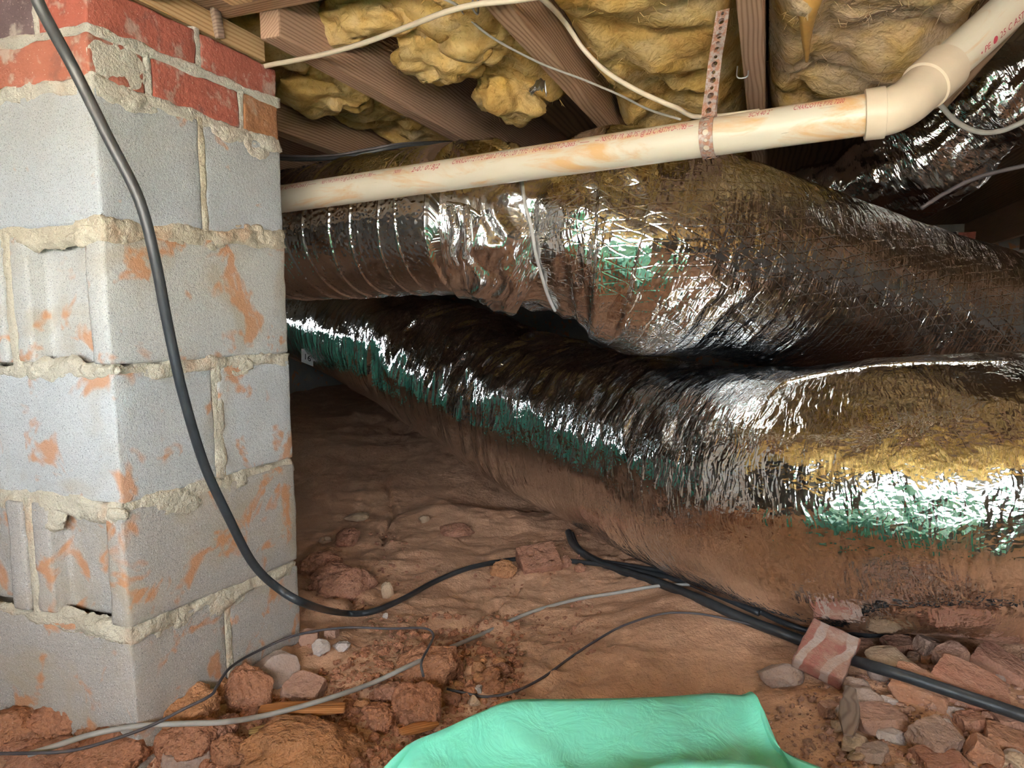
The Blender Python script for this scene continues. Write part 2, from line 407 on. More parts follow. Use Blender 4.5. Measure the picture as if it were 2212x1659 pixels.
portal('added_vent_portal', bld(sum(ADDED_VENT_T)/2, S0-.15, sum(ADDED_VENT_Z)/2), VV, ADDED_VENT_T[1]-ADDED_VENT_T[0], ADDED_VENT_Z[1]-ADDED_VENT_Z[0])
ROT = Matrix(((UV[0], VV[0], 0, 0), (UV[1], VV[1], 0, 0), (0, 0, 1, 0), (0, 0, 0, 1)))
# local x = along joists, y = across (VV), z up  (left-handed on purpose is avoided: y = -VV)
ROTJ = Matrix(((UV[0], -VV[0], 0, 0), (UV[1], -VV[1], 0, 0), (0, 0, 1, 0), (0, 0, 0, 1)))
bm = box_bm(tw-.2, T1+.2, -S1-.2, -S0+.2, 0, .02, 0)
o = bm_obj('ceiling', bm, M['subfloor'], smooth=False); o.matrix_world = Matrix.Translation((0, 0, CEIL)) @ ROTJ
struct(o, 'underside of the wooden subfloor above the joists')
# yard outside the opening
bm = bmesh.new(); wall_piece(bm, -40, tw-.2, -40, 40, -.35, .22); wall_piece(bm, tw-.2, 40, -40, S0-.2, -.35, .22)
struct(bm_obj('yard_ground', bm, mat_clay('yard_soil', (.42, .39, .34), 3, .4), smooth=False), 'ground of the yard outside the access opening')

# ------------------------------------------------------------------ masonry pier
PC = np.array([-0.580, 1.004, 0])                     # nearest corner of the pier
h0 = CAMZ + .322
def pier_xy(a, b): return PC + UV*a - VV*b            # a along the right face, b along the left face
def zat(px, py, a, b):                                # height at which the pixel row meets this plan point
    p = pier_xy(a, b); d = ray(px, py); t = (p[1])/d[1]; return CAMZ + d[2]*t
LC = [(205, 60), (200, 172), (217, 490), (232, 797), (262, 1098), (270, 1365), (318, 1650)]
LR = [(594, 223), (597, 312), (606, 515), (624, 769), (636, 995), (642, 1215), (653, 1430)]
ZC = [zat(*p, 0, 0) for p in LC]; ZR = [zat(*p, .397, 0) for p in LR]
PTOP = JB
ZC = [PTOP] + ZC; ZR = [PTOP] + ZR
ZC[-1] = min(ZC[-1], -.02); ZR[-1] = min(ZR[-1], -.02)
def zlev(k, a): return ZC[k] + (ZR[k]-ZC[k])*np.clip(a, 0, .4)/.397
pier = empty('masonry_pier', pier_xy(.2, .2))
tag(pier, 'grey concrete block pier topped with two red brick courses, standing left in the red clay', 'pier')
def masonry(name, poly, k, mat, gap=.006, bev=.004, amp=.0022, freq=28, seed=0, dz=0):
    """one masonry unit: plan polygon [(a, b)] between course levels k and k+1"""
    bm = bmesh.new()
    top = [bm.verts.new((a, b, 1)) for a, b in poly]; bot = [bm.verts.new((a, b, 0)) for a, b in poly]
    n = len(poly)
    bm.faces.new(top); bm.faces.new(bot[::-1])
    for i in range(n): bm.faces.new([top[i], bot[i], bot[(i+1) % n], top[(i+1) % n]])
    bmesh.ops.recalc_face_normals(bm, faces=bm.faces[:])
    for v in bm.verts:
        zt = zlev(k, v.co.x)-gap; zb = zlev(k+1, v.co.x)+gap
        p = pier_xy(v.co.x, v.co.y); v.co = Vector((p[0], p[1], zb+(zt-zb)*v.co.z+dz))
    bmesh.ops.bevel(bm, geom=bm.edges[:], offset=bev, segments=2, affect='EDGES', profile=.6, clamp_overlap=True)
    bmesh.ops.subdivide_edges(bm, edges=[e for e in bm.edges if e.calc_length() > .03], cuts=9, use_grid_fill=True)
    bmesh.ops.triangulate(bm, faces=[f for f in bm.faces if len(f.verts) > 4])
    displace(bm, amp, freq, seed)
    o = bm_obj(name, bm, mat); adopt(o, pier); return o
def rect(a0, a1, b0, b1): return [(a0, b0), (a1, b0), (a1, b1), (a0, b1)]
def eared(a0, a1, b0, b1):
    return [(a0, b0), (a1, b0), (a1, b1), (a0, b1), (a0, b1-.036), (a0+.030, b1-.040), (a0+.030, b0+.040), (a0, b0+.036)]
P_ = .397; g_ = .005
# brick courses (k = 0, 1)
bk = M['brick']
for i, (r, m) in enumerate([(rect(0, .196, 0, .095), 0), (rect(.206, P_, 0, .095), 0), (rect(0, .092, .104, .29), 1), (rect(0, .092, .30, P_), 0), (rect(.102, P_, .104, P_), 0)]):
    masonry('brick', r, 0, bk[m], .005, .004, .0016, 40, i)
for i, (r, m) in enumerate([(rect(-.003, .092, 0, .195), 3), (rect(.106, .292, 0, .095), 0), (rect(.304, P_, 0, .095), 2), (rect(0, .092, .206, P_), 4), (rect(.102, P_, .206, P_), 0)]):
    o = masonry('brick', r, 1, bk[m], .005, .004, .0018, 40, 10+i)
# block courses
bl = M['block']
for i, k in enumerate((2, 4, 6)):
    mm = bl[(0, 2, 3)[i]]
    masonry('concrete_block', rect(0, .192, 0, P_), k, mm, .005, .005, .0018, 30, 20+k)
    masonry('concrete_block', rect(.204, P_+.002, 0, P_), k, mm, .006, .005, .0018, 30, 40+k)
for i, k in enumerate((3, 5)):
    mm = bl[(1, 3)[i]]
    masonry('concrete_block', eared(-.004, P_, -.003, .190), k, mm, .006, .006, .002, 30, 50+k)
    masonry('concrete_block', eared(-.010, P_, .203, P_), k, mm, .006, .006, .002, 30, 60+k)
# mortar: core and rough beds
def mortar_slab(a0, a1, b0, b1, zf0, zf1, amp, seed, mat, nu=90, nz=7, bulge=.003):
    """closed rough band of mortar around the pier joint"""
    per = [(a0, b1), (a0, b0), (a1, b0), (a1, b1)]
    path = []
    for (p, q) in zip(per[:-1], per[1:]):
        for t in np.linspace(0, 1, nu, endpoint=False): path.append((p[0]+(q[0]-p[0])*t, p[1]+(q[1]-p[1])*t))
    path.append(per[-1]); path = np.array(path); n = len(path)
    cen = np.array([(a0+a1)/2, (b0+b1)/2])
    nn = np.zeros_like(path)
    nn[:, 0] = np.where(np.abs(path[:, 0]-a0) < 1e-6, -1, 0); nn[:, 0] = np.where(np.abs(path[:, 0]-a1) < 1e-6, 1, nn[:, 0])
    nn[:, 1] = np.where(np.abs(path[:, 1]-b0) < 1e-6, -1, 0)
    V = []
    tt = np.linspace(0, 1, nz)
    for j in range(n):
        a, b = path[j]
        for q in tt:
            zz = zf0(a) + (zf1(a)-zf0(a))*q
            V.append((a, b, zz, nn[j, 0], nn[j, 1], q))
    V = np.array(V); base = pier_xy(0, 0)+np.outer(V[:, 0], UV)-np.outer(V[:, 1], VV); base[:, 2] = V[:, 2]
    prof = np.clip(np.sin(np.pi*V[:, 5])*2.2, 0, 1)
    d = (bulge+amp*fbm(base*np.array([26, 26, 34]), 4, seed))*prof - .010*(1-prof)
    edge = amp*2.0*fbm(base*24+9, 4, seed+3)
    base += (np.outer(V[:, 3], UV)-np.outer(V[:, 4], VV))*d[:, None]
    base[:, 2] += edge*np.where(V[:, 5] < .5, -1, 1)*(np.abs(V[:, 5]-.5)*2)
    o = mesh_obj('mortar_bed', base, grid_faces(n, nz), mat); adopt(o, pier); return o
def band(k, w0, w1): return (lambda a: zlev(k, a)-w0), (lambda a: zlev(k, a)+w1)
mortar_slab(-.001, P_, -.001, P_, *band(1, .010, .010), .0028, 1, M['mortar_white'], bulge=.0015)
mortar_slab(-.001, P_, -.001, P_, *band(2, .018, .012), .0042, 2, M['mortar_white'], bulge=.0012)
mortar_slab(-.002, P_, -.002, P_, *band(3, .024, .016), .0052, 3, M['mortar'], bulge=.0012)
mortar_slab(-.002, P_, -.001, P_, *band(4, .018, .010), .005, 4, M['mortar'], bulge=.0008)
mortar_slab(-.002, P_, -.001, P_, *band(5, .026, .012), .005, 5, M['mortar'], bulge=.0008)
mortar_slab(-.002, P_, -.001, P_, *band(6, .020, .010), .005, 6, M['mortar'], bulge=.0008)
bm = bmesh.new()
co = [pier_xy(a, b) for a, b in ((.012, .012), (P_-.012, .012), (P_-.012, P_-.012), (.012, P_-.012))]
tv = [bm.verts.new((p[0], p[1], PTOP-.006)) for p in co]; bv = [bm.verts.new((p[0], p[1], -.03)) for p in co]
bm.faces.new(tv); bm.faces.new(bv[::-1])
for i in range(4): bm.faces.new([tv[i], bv[i], bv[(i+1) % 4], tv[(i+1) % 4]])
# keep the core behind the recessed block ends
bmesh.ops.recalc_face_normals(bm, faces=bm.faces[:])
for v in bm.verts:
    d = np.dot(np.array(v.co)-PC, UV)
    if d < .1: v.co += Vector(UV*.035)
o = bm_obj('mortar_core', bm, M['mortar'], smooth=False); adopt(o, pier)
def head_joint(a0, a1, b0, b1, k, mat, seed, out='b', proud=.001):
    """upright mortar strip between two units, on the right face (out='b') or the left face (out='a')"""
    n, m = 40, 8
    q = np.linspace(0, 1, n); w = np.linspace(0, 1, m); Q, Wd = np.meshgrid(q, w, indexing='ij')
    if out == 'b': a = a0+(a1-a0)*Wd; b = np.full_like(a, b0)
    else: b = b0+(b1-b0)*Wd; a = np.full_like(b, a0)
    zt = zlev(k, a); zb = zlev(k+1, a)
    base = PC+a[..., None]*UV-b[..., None]*VV; base[..., 2] = zb+(zt-zb)*Q
    prof = np.clip(np.sin(np.pi*Wd)*2.0, 0, 1)
    d = (proud-.0006+.0030*fbm(base*34, 4, seed))*prof-.012*(1-prof)
    dirn = VV if out == 'b' else -UV
    base = base+dirn*d[..., None]
    o = mesh_obj('mortar_joint', base.reshape(-1, 3), grid_faces(n, m), mat); adopt(o, pier)
head_joint(.190, .212, 0, 0, 0, M['mortar_white'], 1); head_joint(.090, .108, 0, 0, 1, M['mortar_white'], 2); head_joint(.290, .306, 0, 0, 1, M['mortar_white'], 3)
head_joint(0, 0, .093, .106, 0, M['mortar_white'], 4, 'a'); head_joint(0, 0, .193, .208, 1, M['mortar_white'], 5, 'a')
head_joint(.188, .208, 0, 0, 2, M['mortar'], 6); head_joint(.184, .222, 0, 0, 4, M['mortar'], 7); head_joint(.188, .210, 0, 0, 6, M['mortar'], 8)
head_joint(-.004, 0, .184, .206, 3, M['mortar'], 9, 'a'); head_joint(-.004, 0, .184, .206, 5, M['mortar'], 10, 'a')
# squeezed-out lumps of mortar
def lump(name, c, sx, sz, n, mat, seed, parent):
    bm = bmesh.new(); bmesh.ops.create_icosphere(bm, subdivisions=4, radius=1)
    for v in bm.verts:
        q = UV*(v.co.x*sx[0]) - VV*(v.co.y*sx[1]); v.co = Vector((c[0]+q[0], c[1]+q[1], c[2]+v.co.z*sz))
    displace(bm, n*.8, 45, seed, 4)
    o = bm_obj(name, bm, mat); adopt(o, parent); return o
p = pier_xy(.046, .0012); lump('mortar_smear', (p[0], p[1], (zlev(1, .05)+zlev(2, .05))/2), (.050, .0030), .032, .0022, M['mortar_white'], 40, pier)
for i, (a, b, k, dz, sx, sz) in enumerate([(-.002, .03, 3, -.012, (.010, .030), .015), (.014, .10, 4, -.006, (.018, .055), .013), (.006, .03, 4, -.004, (.010, .04), .009), (.012, .16, 4, -.008, (.016, .035), .013),
        (.008, .155, 5, -.022, (.010, .032), .030), (.002, .012, 5, -.014, (.010, .020), .014), (.008, .05, 6, -.004, (.018, .05), .014), (.30, .002, 3, .006, (.055, .0045), .017), (.36, .002, 3, .000, (.035, .005), .013),
        (.335, .001, 2, -.016, (.035, .0032), .022), (.26, .001, 2, -.012, (.04, .0028), .012), (.25, .001, 4, -.014, (.045, .003), .016), (.12, .001, 5, -.020, (.07, .0034), .022), (.06, .001, 2, -.012, (.05, .003), .014),
        (.20, .001, 6, -.016, (.05, .003), .02), (.08, .002, 6, -.014, (.05, .004), .014), (.16, .001, 3, -.016, (.08, .003), .014)]):
    p = pier_xy(a, b); lump('mortar_lump', (p[0], p[1], zlev(k, a)+dz), sx, sz, .006, M['mortar'] if k > 2 else M['mortar_white'], i, pier)

# ------------------------------------------------------------------ floor framing above
def beam(name, t0, t1, s0, s1, z0, z1, mat, label, cat, group=None, along='t', bev=.004):
    L = (t1-t0) if along == 't' else (s1-s0); Wd = (s1-s0) if along == 't' else (t1-t0)
    bm = box_bm(-L/2, L/2, -Wd/2, Wd/2, 0, z1-z0, bev, 0)
    o = bm_obj(name, bm, mat, smooth=False)
    R = ROTJ if along == 't' else Matrix(((VV[0], UV[0], 0, 0), (VV[1], UV[1], 0, 0), (0, 0, 1, 0), (0, 0, 0, 1)))
    o.matrix_world = Matrix.Translation(Vector(bld((t0+t1)/2, (s0+s1)/2, z0))) @ R
    return tag(o, label, cat, group)
PT = float(np.dot(PC, UV)); PS = float(np.dot(PC, VV))
GT1 = PT+.277; GT0 = GT1-.115
for i in range(3):
    nm = ('nearest', 'middle', 'farthest')[i]
    beam('girder_ply', GT0+i*.0383, GT0+i*.0383+.038, S0+.05, S1-.05, JB+.042, CEIL-.004, M['joist'][i % 2], '%s of the three side-by-side planks of the wooden girder crossing the pier top' % nm, 'girder', 'girder planks over the pier', 's', .003)
beam('sill_plate', PT-.02, PT+.372, PS-.115, PS-.003, JB+.001, JB+.041, M['plate'], 'short yellow pine plate lying on the brick top of the pier', 'wood plate', None, 't', .002)
JL = ['bare floor joist behind the pier, farthest left', 'reddish floor joist with strong grain, starting at the girder beside the pier', 'wide reddish floor joist crossed by the white cable at the top centre',
      'narrow floor joist with a staple, beside the rusty strap', 'shadowed floor joist above the angled white pipe']
for i in range(5):
    s = -1.233+.405*i - (.04 if i >= 3 else 0)
    beam('floor_joist', GT1+.002, T1 if i < 4 else 1.95, s, s+.040, JB, CEIL-.002, M['joist'][i % 2], JL[i], 'joist', 'floor joists')
for i in range(7):
    s = -1.638-.405*(i) if i < 2 else .752+.405*(i-2)
    if s+.04 > S1 or s < S0 or i in (2, 3): continue
    beam('floor_joist', GT1+.002, T1, s, s+.040, JB, CEIL-.002, M['joist'][i % 2], 'floor joist in the dark side bays of the crawl space', 'joist', 'floor joists in the dark')
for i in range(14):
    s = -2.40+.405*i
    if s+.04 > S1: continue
    beam('floor_joist', WALL_T+.01, GT0-.002, s, s+.040, JB, CEIL-.002, M['joist_near_lit'], 'floor joist overhead between the girder and the access opening', 'joist', 'floor joists over the viewer')
beam('girder_ply', 3.35, 3.47, S0+.05, 0.35, JB-.055, JB-.003, M['joist'][0], 'dark wooden girder far behind the white pipe', 'girder', None, 's')

# fiberglass
def batt(name, t0, t1, s0, s1, zf, mat, label, seed, amp=.035, group='fiberglass batts between the joists', nt=None, ns=26, freq=9):
    nt = nt or int((t1-t0)/.02)+2
    tt = np.linspace(t0, t1, nt); ss = np.linspace(s0, s1, ns); T, S = np.meshgrid(tt, ss, indexing='ij')
    p = np.stack([T, S, 0*T], -1)
    e = np.minimum(np.minimum((S-s0), (s1-S))/.05, 1); ee = np.minimum(np.minimum(T-t0, t1-T)/.06, 1)
    edge = np.clip(np.minimum(e, ee), 0, 1)**.5
    z = zf(T, S) - amp*(.7*np.abs(fbm(p*freq*.55, 2, seed))+.55*np.abs(fbm(p*freq, 4, seed+4)))*edge + (1-edge)*.05
    z = np.minimum(z, CEIL-.03)
    w = .03*np.stack([fbm(p*7, 3, seed+8), fbm(p*7, 3, seed+15)], -1)*edge[..., None]
    V = bld(0, 0, 0)+(T+w[..., 0])[..., None]*UV+np.clip(S+w[..., 1]*.5, s0, s1)[..., None]*VV+z[..., None]*ZZ
    Vt = T[..., None]*UV+S[..., None]*VV+(CEIL-.012)*ZZ
    V = V.reshape(-1, 3); Vt = Vt.reshape(-1, 3); n = len(V)
    Fb = grid_faces(nt, ns); Ft = Fb[:, ::-1]+n
    rim = [i*ns for i in range(nt)]+[(nt-1)*ns+j for j in range(1, ns)]+[i*ns+ns-1 for i in range(nt-2, -1, -1)]+[j for j in range(ns-2, 0, -1)]
    Fs = [[rim[i], rim[(i+1) % len(rim)], rim[(i+1) % len(rim)]+n, rim[i]+n] for i in range(len(rim))]
    o = mesh_obj(name, np.vstack([V, Vt]), Fb.tolist()+Ft.tolist()+Fs, mat)
    return tag(o, label, 'insulation', group)
js = [-1.233+.405*i-(.04 if i >= 3 else 0) for i in range(6)]
bay = [(js[i]+.046, js[i+1]-.006) for i in range(5)]
batt('insulation_batt', GT1+.03, 2.35, *bay[0], lambda T, S: JB+.095+0*T, M['insul'][0], 'yellow fiberglass batt sagging between the two joists behind the pier', 3, .05)
batt('insulation_batt', GT1+.02, 1.62, *bay[1], lambda T, S: JB+.135-.10*np.clip((S-bay[1][0]-.08)/.25, 0, 1), M['insul'][0], 'torn yellow fiberglass batt between the two reddish joists', 5, .05)
batt('insulation_batt', GT1+.02, 2.9, *bay[2], lambda T, S: JB+.05+0*T, M['insul'][0], 'tan yellow fiberglass batt left of the rusty strap', 7, .055)
batt('insulation_batt', GT1+.02, 2.2, *bay[3], lambda T, S: JB+.05+0*T, M['insul'][1], 'whitish fiberglass batt with an orange glue drip right of the rusty strap', 9, .055)
batt('insulation_batt', GT1+.05, 1.5, *bay[4], lambda T, S: JB+.06+0*T, M['insul'][1], 'fiberglass batt above the upper right end of the white pipe', 11, .05)
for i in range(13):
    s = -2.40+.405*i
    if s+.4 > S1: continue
    batt('insulation_batt', WALL_T+.03, GT0-.02, s+.046, s+.399, lambda T, S: JB+.04+0*T, M['insul_amber_lit'], 'yellow fiberglass batt overhead between the girder and the access opening', 20+i, .05, 'fiberglass batts over the viewer', None, 16)
def blob(name, c, rad, mat, label, seed, amp=.35, fr=5.0, sub=5, cat='insulation', group=None, tilt=0):
    bm = bmesh.new(); bmesh.ops.create_icosphere(bm, subdivisions=sub, radius=1)
    co = np.array([v.co[:] for v in bm.verts])
    d = 1+amp*1.2*fbm(co*fr*.3+seed, 2, seed)+amp*.42*ridged(co*fr*.32+seed*2, 3, seed+5)
    co = co*d[:, None]*np.array(rad)
    ct, st = math.cos(tilt), math.sin(tilt)
    w = np.stack([co[:, 0], co[:, 1], co[:, 2]], 1)
    P = w[:, :1]*UV+w[:, 1:2]*VV+w[:, 2:]*ZZ
    for v, q in zip(bm.verts, P): v.co = Vector(q)
    o = bm_obj(name, bm, mat); o.location = Vector(c)
    return tag(o, label, cat, group)
def fuzz(o, n, ln, seed):
    """loose glass fibres standing off the surface of a piece of insulation"""
    rs = np.random.RandomState(seed); me = o.data
    vi = rs.randint(0, len(me.vertices), n); V, Fc = [], []
    for k, i in enumerate(vi):
        v = me.vertices[i]; p = np.array(v.co); nn = np.array(v.normal)
        if nn[2] > .5: continue
        d = nn*.5+rs.randn(3)*.6; d /= np.linalg.norm(d); L = ln*(.4+rs.rand()); sd_ = np.cross(d, rs.randn(3)); sd_ /= np.linalg.norm(sd_); sd_ *= .0004
        b = len(V); m = p+d*L*.5+rs.randn(3)*L*.12; V += [p-sd_, p+sd_, m+sd_*.8, m-sd_*.8, p+d*L+rs.randn(3)*L*.2]; Fc += [[b, b+1, b+2, b+3], [b+3, b+2, b+4]]
    f = mesh_obj('loose_fibres', V, Fc, me.materials[0]); f.parent = o; f['kind'] = 'stuff'
for q_, o_ in enumerate([o for o in list(bpy.data.objects) if o.name.startswith('insulation_batt') and 'overhead' not in o['label']]): fuzz(o_, 2500, .018, q_)
for (px, py, z, r, m, lb) in [(960, 110, JB+.05, (.085, .085, .055), 0, 'big torn tuft of yellow fiberglass hanging from the batt beside the reddish joist'),
                              (1100, 205, JB+.025, (.10, .075, .050), 2, 'bright yellow tuft of fiberglass hanging lowest, left of the wide reddish joist'),
                              (1010, 45, JB+.07, (.08, .08, .05), 0, 'tuft of fiberglass just under the white cable'),
                              (705, 185, JB+.065, (.12, .09, .055), 2, 'greenish yellow tuft of fiberglass hanging behind the pier corner'),
                              (790, 35, JB+.08, (.06, .09, .04), 0, 'folded yellow flap of fiberglass near the girder')]:
    fuzz(blob('insulation_tuft', onz(px, py, z), r, M['insul'][m], lb, px*.01, .30), 1800, .020, px)
# hardened orange glue drip on the whitish batt
M['glue'] = mat_plain('orange_glue', (.52, .28, .07), .5, 0, .4, 30, .3)
tag(tube('foam_drip', [np.r_[onz(1748, -40, JB+.05), .034], np.r_[onz(1746, 0, JB+.030), .022], np.r_[onz(1744, 40, JB+.016), .013], np.r_[onz(1742, 85, JB+.008), .008], np.r_[onz(1743, 132, JB+.006), .003]], .01, M['glue'], n=40, ring=14), 'hardened orange foam drip hanging from the whitish insulation', 'foam drip')

# ------------------------------------------------------------------ ducts
def duct_mesh(name, pts, n, ring, mat, disp, parent=None, cap=True, th0=1.5*math.pi):
    """pts: (x, y, z, r); disp(s, th, C, t01) -> radial offset"""
    Q, s = catmull(np.asarray(pts, float), n); C = Q[:, :3]; R = Q[:, 3]
    T, N, B = frames(C); ring += 1; th = th0+np.linspace(0, 2*np.pi, ring)
    S, TH = np.meshgrid(s, th, indexing='ij')
    dr = disp(S, TH, s[-1])
    RR = R[:, None]+dr
    V = C[:, None, :]+RR[..., None]*(np.cos(TH)[..., None]*N[:, None, :]+np.sin(TH)[..., None]*B[:, None, :])
    Fc = grid_faces(n, ring).tolist()
    if cap: Fc += [list(range(ring-1)), list(range((n-1)*ring, n*ring-1))[::-1]]
    uv = np.stack([S, TH*float(np.mean(R))], -1).reshape(-1, 2)
    o = mesh_obj(name, V.reshape(-1, 3), Fc, mat, uvs=uv)
    if parent: adopt(o, parent)
    return o
def circ(TH, k): return np.stack([np.cos(TH)*k, np.sin(TH)*k], -1)
def pleats(S, TH, f, seed, kth=1.1, warp=.10):
    c = circ(TH, kth); w = S*f + warp*f*fbm(np.concatenate([c*.9, S[..., None]*1.5], -1), 2, seed)
    return ridged(np.stack([w, c[..., 0]*1.3, c[..., 1]*1.3], -1), 2, seed+2)
def lumps(S, TH, f, seed, k=1.2): return fbm(np.concatenate([circ(TH, k), S[..., None]*f], -1), 3, seed)
def A4(px, py, zc, r): return np.r_[at(px, py, zc), r]

# lower insulated flex duct, lying on the clay
ductC = empty('flex_duct', np.r_[at(1700, 1035, 1.55)[:2], 0.05])
tag(ductC, 'large pleated silver foil flex duct lying lowest on the red clay', 'duct')
pc = [A4(2900, 1090, 1.22, .27), A4(2450, 1070, 1.27, .27), A4(2050, 1060, 1.35, .272), A4(1720, 1056, 1.52, .272), A4(1420, 994, 1.89, .270), A4(1170, 903, 2.36, .264), A4(930, 787, 3.03, .256), A4(740, 710, 3.7, .25), A4(585, 658, 4.35, .25)]
def dC(S, TH, L):
    x = S/L
    bend = np.exp(-((x-.53)/.20)**2)
    side = np.clip(.62+.55*np.cos(TH), .06, 1)
    return side*(.0012*pleats(S, TH, 34, 3) + bend*.018*pleats(S, TH, 12, 8, .7) + bend*.004*pleats(S, TH, 27, 9, .7) + .0035*pleats(S, TH, 10, 5, 1.2)) + .014*lumps(S, TH, 2.0, 4) + .0012*lumps(S, TH, 14, 6, 4)
jacketC = duct_mesh('foil_jacket', pc, 1150, 190, M['foil_c'], dC, ductC, th0=.5*math.pi)
# upper insulated flex duct
ductB = empty('flex_duct', np.r_[at(1600, 560, 1.7)[:2], .6])
tag(ductB, 'bulging silver foil flex duct with thread netting, tied at its left end', 'duct')
pb = [A4(1120, 520, 1.66, .150), A4(1165, 518, 1.65, .152), A4(1192, 514, 1.645, .176), A4(1228, 507, 1.64, .203), A4(1280, 503, 1.635, .225), A4(1345, 510, 1.63, .238), A4(1430, 530, 1.64, .241), A4(1600, 576, 1.70, .232), A4(1850, 648, 1.82, .230), A4(2100, 720, 1.90, .23), A4(2400, 790, 2.05, .23), A4(2800, 860, 2.3, .23)]
def dB(S, TH, L):
    x = S/L
    nearend = np.exp(-(S/.30)**2)
    sag = .03*np.exp(-((S-.32)/.16)**2)*np.clip(-np.cos(TH), 0, 1)
    return .0010*pleats(S, TH, 40, 13) + (.0016+.008*nearend)*pleats(S, TH, 16, 18) + .010*lumps(S, TH, 2.5, 14) + sag + .0012*lumps(S, TH, 14, 16, 4)
jacketB = duct_mesh('foil_jacket', pb, 620, 180, M['foil_b'], dB, ductB)
# tie around the left end of B
M['tie'] = mat_plain('plastic_tie', (.40, .37, .34), .35, 0, .2, 40, .1)
TQ, _ = catmull(np.asarray(pb), 100)
def ring_pts(c, axis, r, n=28, a0=0, a1=2*math.pi, wob=0):
    axis = axis/np.linalg.norm(axis); x = np.cross(axis, ZZ); x /= np.linalg.norm(x); y = np.cross(x, axis)
    out = []
    for k in range(n):
        th = a0+(a1-a0)*k/(n-1); rr = r*(1+wob*math.sin(3*th))
        out.append(c+rr*(math.cos(th)*x+math.sin(th)*y))
    return out
# left, bubble-foil wrapped rigid duct
ductA = empty('wrapped_duct', np.r_[at(860, 490, 1.75)[:2], .6])
tag(ductA, 'duct wrapped in bubble foil running from behind the pier under the white pipe', 'duct')
pa = [A4(380, 530, 2.2, .178), A4(620, 513, 1.97, .178), A4(800, 493, 1.80, .178), A4(960, 478, 1.68, .178), A4(1010, 476, 1.65, .180)]
def dA(S, TH, L):
    seam = 0
    rs = np.random.RandomState(4)
    for k in range(12):
        s0 = L-.05-.048*k-rs.rand()*.04
        seam = seam+(.0012+.0035*rs.rand()**2)*np.exp(-((S-s0-.014*np.sin(TH+rs.rand()*6))/.0028)**2)
    return seam + .005*lumps(S, TH, 3, 24)
duct_mesh('bubble_wrap', pa, 700, 130, M['foil_a'], dA, ductA)
pj = [A4(1000, 477, 1.655, .183), A4(1050, 478, 1.645, .180), A4(1100, 490, 1.64, .170), A4(1140, 505, 1.645, .165), A4(1175, 520, 1.65, .158)]
def dJ(S, TH, L): return .010*pleats(S, TH, 22, 33)*np.clip(S/.08, 0.15, 1)+.012*lumps(S, TH, 6, 34) + .016*np.clip(S/L, 0, 1)*np.clip(-np.cos(TH), 0, 1)
sleeve = duct_mesh('foil_tape_sleeve', pj, 160, 140, M['foil_t'], dJ, ductA)
# loose tape flaps on the sleeve
for q, (pts, w) in enumerate((([(975, 448, 1.455), (985, 500, 1.45), (978, 545, 1.46), (990, 575, 1.475)], .012), ([(1008, 445, 1.45), (1012, 520, 1.44), (1004, 560, 1.455)], .010), ([(965, 440, 1.46), (1005, 448, 1.45), (1040, 468, 1.45)], .007))):
    P = [np.r_[at(*p), w*(.6+.4*math.sin(1+i))] for i, p in enumerate(pts)]
    adopt(tube('tape_flap', P, w, M['foil_t'], n=40, ring=8), ductA)
# far duct elbow, upper right
ductD = empty('flex_duct', np.r_[at(2000, 330, 2.2)[:2], 1.0])
tag(ductD, 'crumpled silver foil duct elbow in the shadows behind the angled white pipe', 'duct')
pd = [A4(2520, 30, 1.8, .165), A4(2320, 110, 1.9, .165), A4(2170, 195, 2.0, .168), A4(2085, 262, 2.08, .150), A4(2020, 318, 2.15, .168), A4(1930, 375, 2.25, .165), A4(1860, 405, 2.35, .14), A4(1780, 420, 2.48, .10), A4(1650, 430, 2.7, .09), A4(1500, 430, 3.0, .09)]
def dD(S, TH, L): return .007*pleats(S, TH, 14, 43, 1.6)+.007*lumps(S, TH, 7, 44, 2.0)+.003*lumps(S, TH, 25, 47, 6)
duct_mesh('foil_jacket', pd, 460, 120, M['foil_d'], dD, ductD, th0=.5*math.pi)
# folded foil seam where the two big ducts meet
from mathutils.bvhtree import BVHTree
def bvh_of(o):
    me = o.data; return BVHTree.FromPolygons([v.co[:] for v in me.vertices], [p.vertices[:] for p in me.polygons])
bvC, bvB = bvh_of(jacketC), bvh_of(jacketB)
def surf(bv, px, py, lift=0.0):
    d = ray(px, py); d = d/np.linalg.norm(d)
    hit = bv.ray_cast(Vector(CO), Vector(d))
    return None if hit[0] is None else np.array(hit[0])+np.array(hit[1])*lift*(1 if np.dot(np.array(hit[1]), d) < 0 else -1)
bvS = bvh_of(sleeve)
def near_surf(px, py, lift):
    c = [q for q in (surf(bvB, px, py, lift), surf(bvS, px, py, lift)) if q is not None]
    return min(c, key=zc_of) if c else None
P = [near_surf(a, b, .005) for a, b in ((1122, 372), (1127, 400), (1134, 440), (1146, 490), (1160, 545), (1174, 600), (1188, 640), (1202, 668))]
adopt(tube('duct_tie', [np.r_[q, .0038] for q in P if q is not None], .005, M['tie'], n=90, ring=8), ductB)
seam_px = [(1655, 862), (1690, 832), (1760, 812), (1860, 796), (1960, 786), (2080, 784), (2180, 782)]
P = []
for i, (a, b) in enumerate(seam_px):
    q = surf(bvC, a, b, .001)
    if q is not None: P.append(np.r_[q, (.002, .006, .0045, .0035, .004, .003, .004)[i]])
if len(P) > 3: adopt(tube('foil_fold', P, .01, M['foil_d'], n=140, ring=10), ductC)
M['label'] = mat_plain('white_label', (.75, .75, .76), .5)
